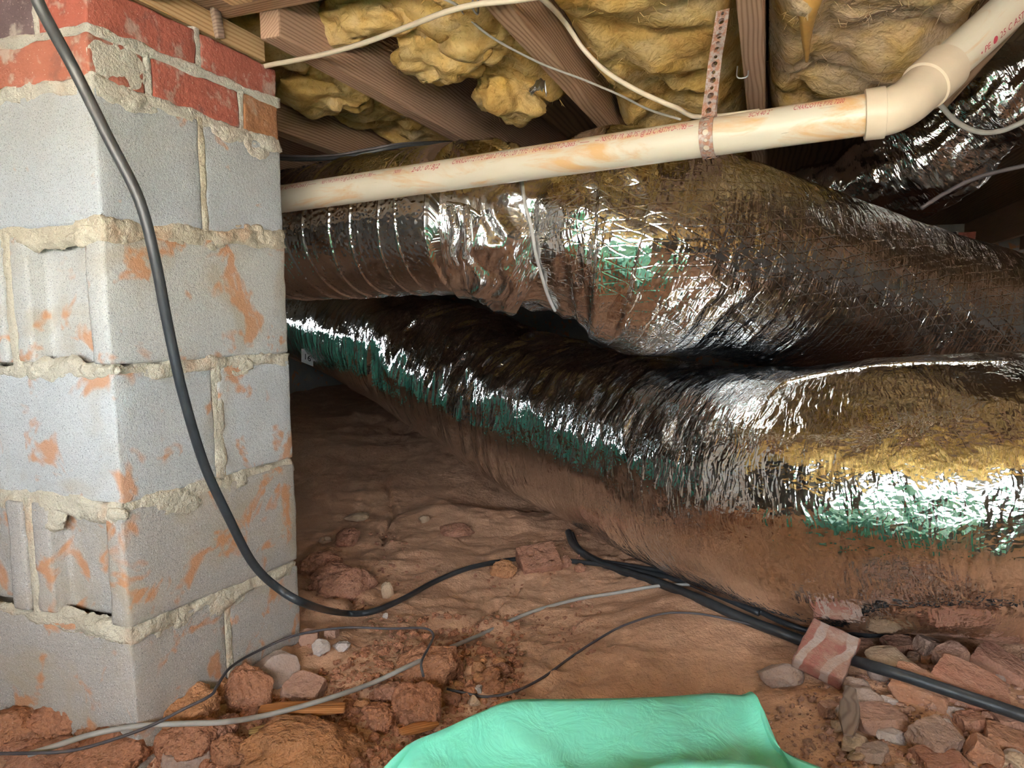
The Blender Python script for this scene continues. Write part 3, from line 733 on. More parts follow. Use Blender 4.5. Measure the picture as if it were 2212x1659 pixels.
def decal_quad(name, c, ex, ey, th, mat):
    ez = np.cross(ex, ey); ez /= np.linalg.norm(ez)
    V = [c+a*ex+b*ey+k*ez*th for k in (0, 1) for a, b in ((-1, -1), (1, -1), (1, 1), (-1, 1))]
    return mesh_obj(name, V, [[3, 2, 1, 0], [4, 5, 6, 7], [0, 1, 5, 4], [1, 2, 6, 5], [2, 3, 7, 6], [3, 0, 4, 7]], mat, smooth=False)

# ------------------------------------------------------------------ white drain pipe
def mat_pvc(name):
    k = NT(name); v = k.n('ShaderNodeUVMap').outputs[0]; vv = k.vec(v, (1, 3.5, 1))
    base = k.mix(k.noise(vv, 8, 4), (.66, .55, .42), (.80, .73, .62))
    st = k.math('MULTIPLY', k.ramp(k.noise(vv, 6, 6, .65, .8), [(.50, 0), (.63, 1)]), .8)
    c = k.mix(st, base, (.66, .36, .13))
    c = k.mix(k.ramp(k.noise(k.vec(v, (2, 60, 1)), 5, 4, .6, .6), [(.68, 0), (.70, .6), (.73, 0)]), c, (.30, .20, .12))
    return k.set(Base_Color=c, Roughness=.38, Specular_IOR_Level=.45, Normal=k.bump(k.noise(v, 120, 3), .08, .002))
M['pvc'] = mat_pvc('aged_white_pvc')
M['fit'] = mat_plain('pvc_fitting', (.72, .58, .44), .35, 0, .12, 25, .05)
M['ink'] = mat_plain('red_print', (.42, .045, .07), .6, 0, .4, 300, 0)
RP = .0302
pA, pB = at(470, 450, 1.68), at(1905, 243, 1.025)
pipe = empty('drain_pipe', (pA+pB)/2)
tag(pipe, 'stained white plastic drain pipe with red print, crossing in front of the ducts', 'pipe')
E0 = at(1905, 243, 1.025); E1 = at(1938, 233, 1.022); E2 = at(1985, 200, 1.03); E3 = at(2015, 170, 1.042); E4 = at(2330, -118, 1.10)
pipe1 = adopt(tube('pipe', [pA, pA*.7+pB*.3, pA*.3+pB*.7, pB], RP, M['pvc'], n=60, ring=40), pipe)
pipe2 = adopt(tube('pipe', [E3, E3*.6+E4*.4, E4], RP, M['pvc'], n=30, ring=40), pipe)
def lathe(name, P0, P1, prof, mat, seg=48):
    ax_ = (P1-P0); L = np.linalg.norm(ax_); ax_ = ax_/L; x = np.cross(ax_, ZZ); x /= np.linalg.norm(x); y = np.cross(x, ax_)
    th = np.linspace(0, 2*np.pi, seg, endpoint=False)
    V = np.array([[P0+ax_*(t*L)+r*(math.cos(q)*x+math.sin(q)*y) for q in th] for t, r in prof])
    o = mesh_obj(name, V.reshape(-1, 3), grid_faces(len(prof), seg, True), mat)
    o.data.set_sharp_from_angle(angle=.6); return o
elb = tube('elbow', [np.r_[at(1885, 246, 1.03), .0332], np.r_[at(1914, 242, 1.025), .0335], np.r_[E1, .0335], np.r_[at(1963, 218, 1.025), .0335], np.r_[at(1990, 194, 1.033), .0335], np.r_[at(2020, 166, 1.044), .0332]], .0335, M['fit'], n=90, ring=44)
sock = [(0, .0300), (0, .0352), (.03, .0366), (.90, .0370), (.97, .0366), (1, .0330)]
adopt(lathe('socket', at(1867, 249, 1.036), at(1912, 242.5, 1.0255), sock, M['fit']), pipe)
adopt(lathe('socket', at(2042, 146, 1.0505), at(1996, 188, 1.035), sock, M['fit']), pipe)
adopt(elb, pipe)
def pipe_text(txt, P0, P1, start, size, ang, mat, parent, rad=RP, shear=.25, name='printed_text', depth=.0003, fit=None):
    """flat lettering bent onto the pipe surface; start in metres along the pipe from P0"""
    cu = bpy.data.curves.new('t', 'FONT'); cu.body = txt; cu.size = size; cu.shear = shear; cu.extrude = 0; cu.resolution_u = 2; cu.space_character = 1.05
    to = bpy.data.objects.new('t', cu); COL.objects.link(to); bpy.context.view_layer.update()
    me = bpy.data.meshes.new_from_object(to); bpy.data.objects.remove(to)
    ax = (P1-P0)/np.linalg.norm(P1-P0); up = ZZ-ax*np.dot(ax, ZZ); up /= np.linalg.norm(up); fr = np.cross(ax, up)
    if np.dot(fr, CF) > 0: fr = -fr          # towards the viewer
    kx = fit/max(v.co.x for v in me.vertices) if fit else 1.0
    for v in me.vertices:
        v.co.x *= kx
        a = ang+v.co.y/rad
        q = P0+ax*(start+v.co.x)+(rad+depth)*(math.cos(a)*fr+math.sin(a)*up); v.co = Vector(q)
    me.materials.clear(); me.materials.append(mat)
    o = bpy.data.objects.new(name, me); COL.objects.link(o); o.parent = parent; return o
def along(P0, P1, px):                      # metres from P0 where the pipe axis meets pixel column px
    ts = np.linspace(0, 1, 2000); best = min(ts, key=lambda t: abs((lambda q: W/2+F*np.dot(q-CO, CR)/zc_of(q))(P0+(P1-P0)*t)-px))
    return best*np.linalg.norm(P1-P0)
for txt, px0, px1, sz, an in (('1 SCH 40 ASTM D-2665 (\u2014\u2014', 598, 702, .0135, .44), ('NSF-PW DWV PE @ 25 C ASTM D-1785 \u2014', 712, 830, .0135, .44), ('NSf\u00ae', 868, 884, .0125, .40), ('2-01 01BJ2', 906, 966, .0155, .30),
        ('CHARLOTTE PIPE 7200 2" PVC-1120 TYPE 1 SCH 40 ASTM D-2665.1 \u2014\u2014', 992, 1285, .0165, .42), ('\u2014 NSF-PW PR 160 PSI @ 23 C ASTM D-1785 \u2014', 1296, 1505, .0165, .42), ('SCH 40 2"', 1622, 1672, .0150, .55), ('CHARLOTTE PIPE 7200', 1716, 1826, .0150, .55)):
    a0 = along(pA, pB, px0); pipe_text(txt, pA, pB, a0, sz, an, M['ink'], pipe1, shear=.35, fit=along(pA, pB, px1)-a0)
pipe_text('\u2022 PE \u25CF 25 C ASTM', E3, E4, along(E3, E4, 2074), .014, -.55, M['ink'], pipe2, shear=.1)
pipe_text('LO', at(1914, 242, 1.025), at(1990, 194, 1.033), .018, .010, .05, M['fit'], elb, .0345, 0, 'raised_lettering', .0004)
pipe_text('HARTM', at(1930, 236, 1.025), at(1995, 189, 1.036), .022, .009, .12, M['fit'], elb, .0345, 0, 'raised_lettering', .0004)

# rusty perforated hanger strap
def mat_rust(name):
    k = NT(name); v = k.coord('Object')
    r = k.ramp(k.noise(v, 130, 5, .7), [(.42, 0), (.56, 1)])
    c = k.mix(r, (.42, .37, .36), (.22, .10, .06))
    return k.set(Base_Color=c, Metallic=k.math('MULTIPLY_ADD', r, -.6, .7), Roughness=k.math('MULTIPLY_ADD', r, .35, .45), Normal=k.bump(k.noise(v, 300, 3), .3, .002))
M['rust'] = mat_rust('rusty_galvanised')
strap = empty('hanger_strap', at(1533, 290, 1.12))
tag(strap, 'rusty perforated metal strap hanging the white pipe from the joist', 'strap')
def strap_strip(path, width, holes_every, side):
    """perforated band along a 3D path; side = width direction"""
    Q, s = catmull(np.asarray(path), 200); L = s[-1]; side = side/np.linalg.norm(side)
    bm = bmesh.new(); k = 10; rh = width*.17
    ncell = max(2, int(L/holes_every)); step = L/ncell
    def P(a, b):
        c = np.array([np.interp(a, s, Q[:, i]) for i in range(3)]); return c+side*b
    for i in range(ncell):
        a0, a1 = i*step, (i+1)*step; am = (a0+a1)/2; hw = width/2
        out = []
        for j in range(k*2):
            th = 2*math.pi*j/(2*k); dx, dy = math.cos(th), math.sin(th)
            m = max(abs(dx)/(step/2), abs(dy)/hw); out.append((am+dx/m, dy/m))
        # snap the square corners
        for cx in (a0, a1):
            for cy in (-hw, hw):
                j = min(range(2*k), key=lambda q: (out[q][0]-cx)**2+(out[q][1]-cy)**2); out[j] = (cx, cy)
        ov = [bm.verts.new(P(*o)) for o in out]
        big = rh*(1.35 if i % 2 else .8)
        iv = [bm.verts.new(P(am+big*math.cos(2*math.pi*j/(2*k)), big*math.sin(2*math.pi*j/(2*k)))) for j in range(2*k)]
        for j in range(2*k): bm.faces.new([ov[j], ov[(j+1) % (2*k)], iv[(j+1) % (2*k)], iv[j]])
    bmesh.ops.remove_doubles(bm, verts=bm.verts[:], dist=.0004)
    bmesh.ops.recalc_face_normals(bm, faces=bm.faces[:])
    bmesh.ops.solidify(bm, geom=bm.faces[:], thickness=.0012)
    o = bm_obj('strap_band', bm, M['rust'], smooth=False); adopt(o, strap); return o
ax = (pB-pA)/np.linalg.norm(pB-pA); sl = along(pA, pB, 1533); pc0 = pA+ax*sl
upv = ZZ-ax*np.dot(ax, ZZ); upv /= np.linalg.norm(upv); frv = np.cross(ax, upv); frv = -frv if np.dot(frv, CF) > 0 else frv
loop = [pc0+(RP+.002)*(math.cos(a)*frv+math.sin(a)*upv) for a in np.linspace(math.radians(72), math.radians(-250), 16)]
jt = onz(1562, 22, JB+.02); jt2 = onz(1552, 95, JB-.045)
topf = pc0+upv*(RP+.012)+frv*.006
strap_strip([jt, jt*.75+topf*.25, jt*.5+topf*.5+frv*.004, topf+(jt-topf)*.2, topf]+loop[:11], .0215, .0125, ax)
strap_strip([jt+UV*.006, jt*.5+topf*.5+UV*.012, topf+UV*.014-frv*.02, pc0-frv*(RP+.004)+upv*.012], .020, .0125, ax-.4*UV)

# ------------------------------------------------------------------ cables
M['cab_black'] = mat_plain('black_cable_jacket', (.028, .030, .033), .45, 0, .5, 60, .15)
M['cab_grey'] = mat_plain('grey_cable_jacket', (.34, .32, .29), .5, 0, .2, 60, .15)
M['cab_white'] = mat_plain('ivory_cable_jacket', (.70, .58, .44), .45, 0, .12, 40, .08)
M['cab_thin'] = mat_plain('thin_dark_wire', (.075, .065, .07), .5, 0, .4, 60, .1)
M['staple'] = mat_plain('staple_metal', (.45, .47, .52), .3, 1.0, .2, 60, .1)
def gz(px, py, lift=.0):
    p = onz(px, py, 0)
    for _ in range(3): p = onz(px, py, ground_at(p[0], p[1])+lift)
    return p
# thick black cable swooping down in front of the pier
blk = [at(40, -110, .72), at(85, 10, .74), at(160, 150, .78), at(235, 300, .80), at(300, 430, .82), at(335, 560, .84), at(362, 700, .87), at(395, 850, .90), at(440, 1000, .95), at(490, 1110, .99), at(545, 1215, 1.04), at(600, 1270, 1.08), at(665, 1306, 1.115)]
gb = [(740, 1324), (800, 1322), (870, 1294), (940, 1256), (1010, 1228), (1080, 1213), (1150, 1206), (1230, 1212), (1320, 1222), (1400, 1238), (1480, 1258), (1560, 1290), (1640, 1325)]
tag(tube('power_cable', [np.r_[p, .0064] for p in blk]+[np.r_[gz(*p, .03 if p[0] < 780 else (.02 if p[0] < 900 else .008)), .0066] for p in gb], .0065, M['cab_black'], n=300, ring=12), 'thick black cable hanging in front of the pier and running out over the clay', 'cable')
bun = [[(1228, 1150), (1240, 1178), (1275, 1205), (1340, 1232), (1430, 1262), (1520, 1298), (1610, 1338), (1690, 1368), (1742, 1388)], [(1236, 1152), (1250, 1182), (1290, 1212), (1360, 1236), (1440, 1262), (1520, 1294), (1600, 1332), (1690, 1370)]]
tag(tube('black_cable', [np.r_[gz(*p, .010), .011] for p in bun[0]]+[np.r_[gz(*p, .012 if p[0] < 1850 else .04), .010] for p in ((1800, 1412), (1880, 1438), (1960, 1462), (2050, 1492), (2140, 1522), (2240, 1556), (2400, 1610))], .011, M['cab_black'], n=260, ring=12), 'thickest black cable running along the foot of the lower duct over the rubble', 'cable')
tag(tube('black_cable', [np.r_[gz(*p, .014), .006] for p in bun[1]], .006, M['cab_black'], n=120, ring=10), 'short curved black cable beside the thickest one at the foot of the lower duct', 'cable')
tag(tube('black_cable', [np.r_[gz(*p, .008), .006] for p in ((1270, 1208), (1360, 1222), (1450, 1238), (1530, 1262), (1600, 1300), (1700, 1348), (1780, 1368), (1860, 1372), (1960, 1368))], .006, M['cab_black'], n=140, ring=10), 'black cable half hidden in the gap under the lower duct', 'cable')
gry = [(60, 1630), (112, 1614), (200, 1586), (300, 1568), (400, 1563), (480, 1560), (560, 1548), (650, 1526), (730, 1502), (810, 1473), (880, 1440), (950, 1408), (1040, 1370), (1140, 1325), (1240, 1296), (1330, 1281), (1420, 1266), (1490, 1262)]
tag(tube('grey_cable', [np.r_[gz(*p, .075 if p[0] < 500 else (.05 if p[0] < 760 else (.03 if p[0] < 1000 else .010))), .0042] for p in gry], .0042, M['cab_grey'], n=220, ring=10), 'long straight grey cable lying diagonally across the clay', 'cable')
thin1 = [(-40, 1628), (60, 1627), (150, 1622), (230, 1602), (320, 1570), (400, 1530), (455, 1502), (470, 1480), (500, 1440), (560, 1405), (640, 1372), (740, 1356), (840, 1358), (915, 1357), (936, 1372), (925, 1400), (910, 1432), (915, 1462)]
tag(tube('thin_wire', [np.r_[gz(*p, .085 if p[0] < 520 else (.03 if p[0] < 900 else .05)), .0024] for p in thin1], .0024, M['cab_thin'], n=240, ring=8), 'thin dark wire curling from the pier foot to a round clay clod', 'wire')
thin2 = [(965, 1488), (1000, 1496), (1050, 1505), (1110, 1494), (1170, 1465), (1230, 1422), (1290, 1382), (1350, 1350), (1430, 1326), (1500, 1325), (1570, 1337), (1640, 1354), (1700, 1372), (1745, 1392)]
tag(tube('thin_wire', [np.r_[gz(*p, .008), .0025] for p in thin2], .0025, M['cab_thin'], n=220, ring=8), 'thin dark wire arching over the clay from the round clod to the rubble', 'wire')
# cables under the joists
def uj(px, py, dz=0): return onz(px, py, JB+dz)
tag(tube('white_cable', [np.r_[uj(*p, -.008), .0044] for p in ((545, 150), (590, 139), (640, 130), (720, 112), (800, 88), (880, 58), (960, 27), (1026, 10), (1100, 2), (1170, -8), (1260, -30))], .0044, M['cab_white'], n=140, ring=10), 'ivory cable stapled under the joists, running left to the pier top', 'cable')
tag(tube('white_cable', [np.r_[p, .0042] for p in (uj(1120, -40, -.01), uj(1180, 5, -.01), at(1220, 48, 1.15), at(1262, 108, 1.18), at(1310, 155, 1.18), at(1370, 192, 1.17), at(1430, 220, 1.155), at(1466, 235, 1.17), at(1484, 246, 1.19), at(1506, 252, 1.20), at(1560, 250, 1.20), at(1640, 240, 1.19))], .0042, M['cab_white'], n=140, ring=10), 'ivory cable drooping from the centre joist to the rusty strap', 'cable')
tag(tube('thin_wire', [np.r_[p, .0022] for p in (uj(930, -15, .0), uj(985, 10, -.004), at(1003, 30, 1.20), at(1050, 72, 1.22), at(1110, 108, 1.26), at(1180, 142, 1.3), at(1260, 172, 1.32), at(1340, 206, 1.3), at(1400, 236, 1.26), at(1470, 258, 1.2))], .0022, M['cab_grey'], n=140, ring=8), 'thin grey wire crossing the wide joist down to the white pipe', 'wire')
tag(tube('black_cable', [np.r_[p, .0055] for p in (at(560, 338, 1.9), at(640, 344, 1.85), at(720, 341, 1.82), at(790, 331, 1.8), at(860, 316, 1.82), at(930, 309, 1.9), at(1000, 308, 2.0))], .0055, M['cab_black'], n=90, ring=10), 'black cable lying on top of the bubble foil duct beside the pier', 'cable')
tag(tube('black_cable', [np.r_[p, .004] for p in (at(560, 332, 1.92), at(640, 338, 1.88), at(720, 336, 1.86), at(800, 322, 1.86), at(880, 310, 1.9), at(1010, 306, 2.1))], .004, M['cab_thin'], n=90, ring=10), 'thinner black cable behind the one on the bubble foil duct', 'cable')
tag(tube('grey_cable', [np.r_[p, .0055] for p in (at(2000, 190, 1.55), at(2030, 225, 1.52), at(2065, 262, 1.5), at(2110, 284, 1.48), at(2160, 283, 1.45), at(2212, 262, 1.42), at(2300, 215, 1.4))], .0055, M['cab_grey'], n=90, ring=10), 'grey cable looping in front of the far duct elbow', 'cable')
tag(tube('black_cable', [np.r_[p, .006] for p in (at(1990, 450, 1.9), at(2040, 418, 1.9), at(2110, 384, 1.88), at(2212, 358, 1.85), at(2320, 335, 1.8))], .006, M['cab_thin'], n=80, ring=8), 'dark cable sagging behind the upper duct at the right edge', 'cable')
# staples
def staple(px, py, label, wv, sc=1.0):
    c = uj(px, py, -.001); a = wv*.010*sc
    o = tube('cable_staple', [c-a+ZZ*.012, c-a-ZZ*.008, c-ZZ*.012, c+a-ZZ*.008, c+a+ZZ*.012], .0016*sc, M['staple'], n=40, ring=8)
    tag(o, label, 'staple')
staple(1027, 10, 'metal staple holding the ivory cable to the centre joist', UV)
staple(1604, 155, 'metal staple driven into the narrow joist beside the strap', VV, 1.0)
M['tape'] = mat_foil('torn_tape', 1.5, 0, 0, .25, (.6, .6, .62))
bm = bmesh.new(); bmesh.ops.create_grid(bm, x_segments=16, y_segments=12, size=1)
for v in bm.verts:
    x, y = v.co.x, v.co.y; k = fbm(np.array([[x*1.7, y*1.7, 3.0]]), 3, 4)[0]
    p = uj(1162, 178, -.006)+VV*x*.016+UV*y*.010+ZZ*(-.012*abs(y+.3)+.010*k-.006*x*x)
    v.co = Vector(p)
bmesh.ops.solidify(bm, geom=bm.faces[:], thickness=.0008)
tag(bm_obj('tape_scrap', bm, M['tape']), 'torn scrap of silver tape stuck under the wide joist', 'tape scrap')

# ------------------------------------------------------------------ green plastic sheet in the foreground
def mat_tarp(name):
    k = NT(name); v = k.coord('Object')
    c = k.mix(k.noise(v, 6, 4), (.26, .95, .70), (.36, .98, .82))
    k.set(Base_Color=c, Roughness=.35, Specular_IOR_Level=.5, Normal=k.bump(k.noise(v, 22, 5, .6, .8), .35, .012))
    tr = k.n('ShaderNodeBsdfTranslucent', i_Color=(.05, .85, .5, 1)); mx = k.n('ShaderNodeMixShader', i_0=.35)
    k.link(k.b.outputs[0], mx.inputs[1]); k.link(tr.outputs[0], mx.inputs[2]); k.link(mx.outputs[0], k.t.nodes['Material Output'].inputs[0])
    return k.m
M['tarp'] = mat_tarp('green_plastic_sheet')
crest = [(700, 1760, .60), (835, 1662, .66), (900, 1592, .70), (965, 1562, .74), (1040, 1528, .78), (1110, 1504, .82), (1220, 1502, .84), (1340, 1500, .85), (1450, 1496, .86), (1540, 1490, .86), (1600, 1494, .86), (1628, 1489, .85), (1648, 1548, .80), (1690, 1612, .74), (1800, 1660, .68), (1960, 1740, .62)]
Cr, _ = catmull(np.array([at(*c) for c in crest]), 150)
nS, nT = 150, 90
V = np.zeros((nT, nS, 3))
for j in range(nS):
    c = Cr[j]; cen = np.array([.12, .10, CAMZ-.50])
    d = np.array([c[0]-cen[0], c[1]-cen[1], 0]); d /= np.linalg.norm(d)
    s = j/(nS-1)
    foot = c+d*.05; foot[2] = ground_at(foot[0], foot[1])+.012
    backp = bld(WALL_T+.03, -.95+1.95*s, CAMZ-.085)
    for i in range(nT):
        q = i/(nT-1)
        if q < .15:
            k = q/.15; p = foot*(1-k)+c*k; p = p+d*.012*math.sin(math.pi*k)
        else:
            k = (q-.15)/.85; p = c*(1-k)+backp*k; p[2] = c[2]+(backp[2]-c[2])*k**1.6-.05*math.sin(math.pi*min(1, k*1.6))
        V[i, j] = p
qq = np.linspace(0, 1, nT)[:, None]; amp = np.clip((qq-.15)*9, 0, 1)
pn = V*np.array([1, 1, 0.3])
V[..., 2] += amp*(.026*ridged(pn*np.array([2.6, 5.5, 1])+3, 2, 61)+.012*fbm(pn*8, 3, 62)+.012*ridged(np.stack([V[..., 0]*2+V[..., 1]*5, V[..., 1]*3-V[..., 0]*3, 0*V[..., 0]], -1), 2, 64)-.012)
for fold, hgt, wid in (([(1190, 1650, .60), (1260, 1590, .64), (1360, 1562, .67), (1480, 1562, .68), (1600, 1592, .68), (1700, 1630, .66)], .022, .018), ([(1000, 1640, .62), (1060, 1600, .65), (1130, 1590, .66)], .014, .014), ([(1080, 1520, .78), (1140, 1530, .76), (1230, 1560, .72)], .010, .012)):
    Q, _q = catmull(np.array([at(*c) for c in fold]), 60)
    dd = np.min(np.linalg.norm(V[:, :, None, :2]-Q[None, None, :, :2], axis=-1), axis=2)
    V[..., 2] += amp*hgt*np.exp(-(dd/wid)**2)
tarp = mesh_obj('plastic_sheet', V.reshape(-1, 3), grid_faces(nT, nS), M['tarp'])
md = tarp.modifiers.new('thickness', 'SOLIDIFY'); md.thickness = .0008
tag(tarp, 'crumpled bright green plastic sheet in the foreground', 'plastic sheet')

# added sheet of the same plastic, out of view, greens the lower duct's reflection
xs_ = np.linspace(0, 1, 60); ys_ = np.linspace(0, 1, 40); A_, B_ = np.meshgrid(xs_, ys_, indexing='ij')
P_s = np.stack([A_*3, B_*3, 0*A_], -1); tt = 1.45+1.65*A_; sso = S0+.06+.75*(1-B_)**1.4; zz_ = .04+B_**1.3*(CAMZ-.06)+.05*ridged(P_s*1.4, 3, 71)*(.3+B_*(1-B_)*2)
Vs_ = tt[..., None]*UV+(sso+.04*fbm(P_s*1.5, 3, 73))[..., None]*VV+np.maximum(zz_, .10)[..., None]*ZZ
o = mesh_obj('plastic_sheet', Vs_.reshape(-1, 3), grid_faces(60, 40), M['tarp']); md = o.modifiers.new('thickness', 'SOLIDIFY'); md.thickness = .001
tag(o, 'green plastic sheet added against the wall behind the pier, seen only as a reflection', 'plastic sheet')

# ------------------------------------------------------------------ clods, stones, brick rubble
def rock_mesh(seed, kind):
    rs = np.random.RandomState(seed)
    bm = bmesh.new(); bmesh.ops.create_icosphere(bm, subdivisions=3 if seed >= 1000 and seed < 3000 else 5, radius=1)
    co = np.array([v.co[:] for v in bm.verts])
    if kind in ('chip', 'stone'):
        n = rs.randn(9 if kind == 'chip' else 14, 3); n /= np.linalg.norm(n, axis=1)[:, None]
        dd = .55+.35*rs.rand(len(n))
        if kind == 'chip':
            n = np.vstack([n[:4], [[0, 0, 1], [0, 0, -1], [1, .1, 0], [-1, .15, 0], [.1, 1, .05], [0, -1, .1]]]); dd = np.r_[.85+.15*rs.rand(4), .62, .62, .7, .7, .7, .7]
        for nn, k in zip(n, dd):
            pr = co@nn; ex = np.clip(pr-k, 0, None); co -= ex[:, None]*nn
        co += .045*fbm(co*3.5, 4, seed)[:, None]*co
    else:
        n = rs.randn(9, 3); n /= np.linalg.norm(n, axis=1)[:, None]
        for nn in n:
            pr = co@nn; co -= (np.clip(pr-(.66+.25*rs.rand()), 0, None)*.85)[:, None]*nn
        co *= (.98+.20*fbm(co*1.1+seed, 2, seed)+.09*ridged(co*1.9+seed, 4, seed+1)+.06*fbm(co*6, 4, seed+2))[:, None]
    for v, q in zip(bm.verts, co): v.co = Vector(q)
    return bm
def rock(px, py, wp, hp, kind, mat, label, cat, group=None, seed=None, rz=None, tilt=(0, 0), name=None, sink=.25, depth=None):
    """size in photograph pixels at the spot where the piece touches the clay"""
    seed = int(px*7+py*3)+4000 if seed is None else seed
    base = gz(px, py+hp*.30); zc = zc_of(base)
    w = wp/F*zc/2; h = hp/F*zc/2*1.0; dep = depth if depth else w*.85
    if kind == 'chip': h *= .85
    bm = rock_mesh(seed, kind)
    bmesh.ops.scale(bm, vec=(w*1.05, dep, h), verts=bm.verts[:])
    o = bm_obj(name or {'clod': 'clay_clod', 'chip': 'brick_fragment', 'stone': 'stone'}[kind], bm, mat, smooth=(kind != 'chip'))
    if kind == 'chip':
        o.data.polygons.foreach_set('use_smooth', [True]*len(o.data.polygons))
        try: o.data.set_sharp_from_angle(angle=.6)
        except Exception: pass
    rs = random.Random(seed)
    o.rotation_euler = (tilt[0], tilt[1], rs.uniform(-.5, .5) if rz is None else rz)
    o.location = Vector(base)+Vector((0, dep*.35, h*(1-2*sink)))
    return tag(o, label, cat, group)
cl, ch, stn = M['clod'], M['chip'], M['stone']
R = rock
R(28, 1580, 115, 120, 'clod', cl[1], 'orange clay clod cut by the left edge below the pier', 'clod')
R(128, 1562, 140, 90, 'clod', cl[0], 'angular red clay clod leaning on the pier foot at far left', 'clod')
R(70, 1608, 110, 60, 'clod', cl[2], 'flat clay clod under the thin wire at the far left', 'clod')
R(208, 1585, 90, 60, 'clod', cl[1], 'small orange clay clod under the grey cable by the pier corner', 'clod')
R(225, 1636, 190, 95, 'clod', cl[0], 'broad red clay clod in front of the pier corner', 'clod')
R(90, 1656, 150, 70, 'clod', cl[2], 'red clay clod in the bottom left corner', 'clod')
R(398, 1550, 140, 110, 'clod', cl[3], 'big rounded orange clay clod just right of the pier corner', 'clod')
R(405, 1605, 150, 90, 'clod', cl[0], 'red clay clod under the grey cable right of the pier corner', 'clod')
R(400, 1634, 120, 80, 'chip', M['stone'][2], 'grey brown brick fragment near the bottom left', 'brick fragment', rz=.3)
R(525, 1502, 100, 105, 'clod', cl[0], 'tall red clay clod against the pier base', 'clod')
R(470, 1500, 60, 55, 'clod', cl[3], 'small orange clod wedged at the pier base', 'clod')
R(478, 1582, 85, 75, 'clod', cl[2], 'round clay clod beside the splinters', 'clod')
R(490, 1632, 100, 60, 'clod', cl[1], 'small orange clod right of the grey brown brick fragment', 'clod')
R(640, 1650, 260, 85, 'clod', cl[3], 'broad flat orange clay slab at the bottom edge', 'clod')
R(588, 1452, 110, 90, 'stone', stn[2], 'greyish pink lump of mortar leaning on the pier base', 'stone')
R(655, 1493, 110, 75, 'chip', ch[1], 'flat reddish pottery shard near the pier base', 'shard', rz=-.3, tilt=(.35, .1))
R(845, 1500, 60, 55, 'clod', cl[2], 'small clay clod left of the rough one', 'clod')
R(935, 1446, 140, 95, 'clod', cl[1], 'smooth rounded clay clod with the thin wire going under it', 'clod', sink=.3)
R(905, 1528, 125, 105, 'clod', cl[0], 'rough red clay clod left of the green sheet', 'clod')
R(820, 1550, 75, 62, 'clod', cl[0], 'crumbly clod beside the rough red one', 'clod')
R(690, 1402, 46, 42, 'stone', stn[0], 'white broken stone beside the pier corner', 'stone')
R(737, 1398, 42, 24, 'stone', stn[0], 'thin white stone flake right of the white broken stone', 'stone')
R(668, 1376, 50, 56, 'chip', ch[1], 'brick fragment behind the white broken stone', 'brick fragment')
R(716, 1366, 36, 40, 'chip', ch[1], 'small brick fragment beside the white broken stone', 'brick fragment')
R(730, 1245, 130, 95, 'clod', cl[2], 'large cracked clay lump under the loop of the black cable', 'clod', sink=.46)
R(690, 1225, 90, 70, 'clod', cl[2], 'clay lump against the right edge of the pier', 'clod', sink=.4)
R(750, 1165, 60, 40, 'clod', cl[2], 'reddish clod behind the large cracked lump', 'clod')
R(700, 1168, 30, 20, 'stone', stn[1], 'small tan stone near the right edge of the pier', 'stone')
R(835, 1278, 30, 46, 'stone', stn[1], 'upright tan stone flake beside the black cable', 'stone')
R(832, 1330, 12, 20, 'stone', stn[0], 'tiny white stone chip under the black cable', 'stone')
R(768, 1118, 56, 22, 'stone', stn[1], 'flat pale flake lying behind the clay lumps', 'stone')
R(915, 1122, 30, 22, 'stone', stn[1], 'small round tan stone on the clay under the lower duct', 'stone')
R(985, 1148, 70, 26, 'clod', cl[2], 'low clod in a hollow under the lower duct', 'clod')
R(1085, 1232, 60, 34, 'clod', cl[3], 'yellowish clay lump left of the holed brick', 'clod')
R(1222, 1216, 26, 28, 'clod', cl[2], 'small clod right of the holed brick', 'clod')
R(1255, 1228, 24, 22, 'clod', cl[2], 'smaller clod farther right of the holed brick', 'clod')
R(1035, 1490, 22, 34, 'stone', stn[0], 'pale stone standing by the arching wire', 'stone')
R(1025, 1516, 28, 28, 'stone', stn[1], 'tan stone next to the green sheet', 'stone')
R(1066, 1520, 40, 20, 'chip', ch[1], 'flat brick chip behind the green sheet', 'brick fragment')
R(1065, 1488, 50, 26, 'clod', cl[1], 'low orange clod by the arching wire', 'clod')
# right-hand rubble
R(1690, 1462, 105, 58, 'stone', stn[2], 'grey and mauve stone left of the painted brick', 'stone')
R(1928, 1432, 112, 52, 'stone', stn[1], 'pale yellow stone right of the painted brick', 'stone')
R(1995, 1488, 140, 85, 'chip', ch[3], 'orange red brick fragment under the thickest black cable', 'brick fragment', rz=-.5, tilt=(.2, .25))
R(2110, 1490, 190, 90, 'chip', ch[0], 'broad dark red brick piece right of the cable', 'brick fragment', rz=-.6, tilt=(.2, .3))
R(2170, 1440, 130, 90, 'chip', ch[2], 'tilted dark red brick at the right edge', 'brick fragment', rz=-.7, tilt=(.1, .4))
R(2060, 1420, 80, 100, 'chip', ch[1], 'upright brick piece under the lower duct', 'brick fragment', rz=.4, tilt=(.1, -.3))
R(2010, 1400, 70, 90, 'chip', ch[4], 'grey pink brick piece leaning under the lower duct', 'brick fragment', rz=.2, tilt=(0, .3))
R(1950, 1398, 90, 60, 'chip', ch[2], 'dark brick piece in the shade of the lower duct', 'brick fragment', rz=.2)
R(1862, 1400, 70, 60, 'chip', ch[2], 'dark brick piece behind the painted brick', 'brick fragment', rz=-.2)
R(1905, 1455, 50, 45, 'stone', stn[2], 'small rough stone between the painted brick and the yellow stone', 'stone')
R(1905, 1556, 130, 66, 'chip', ch[1], 'pinkish slab of brick in the lower rubble', 'brick fragment', rz=.1)
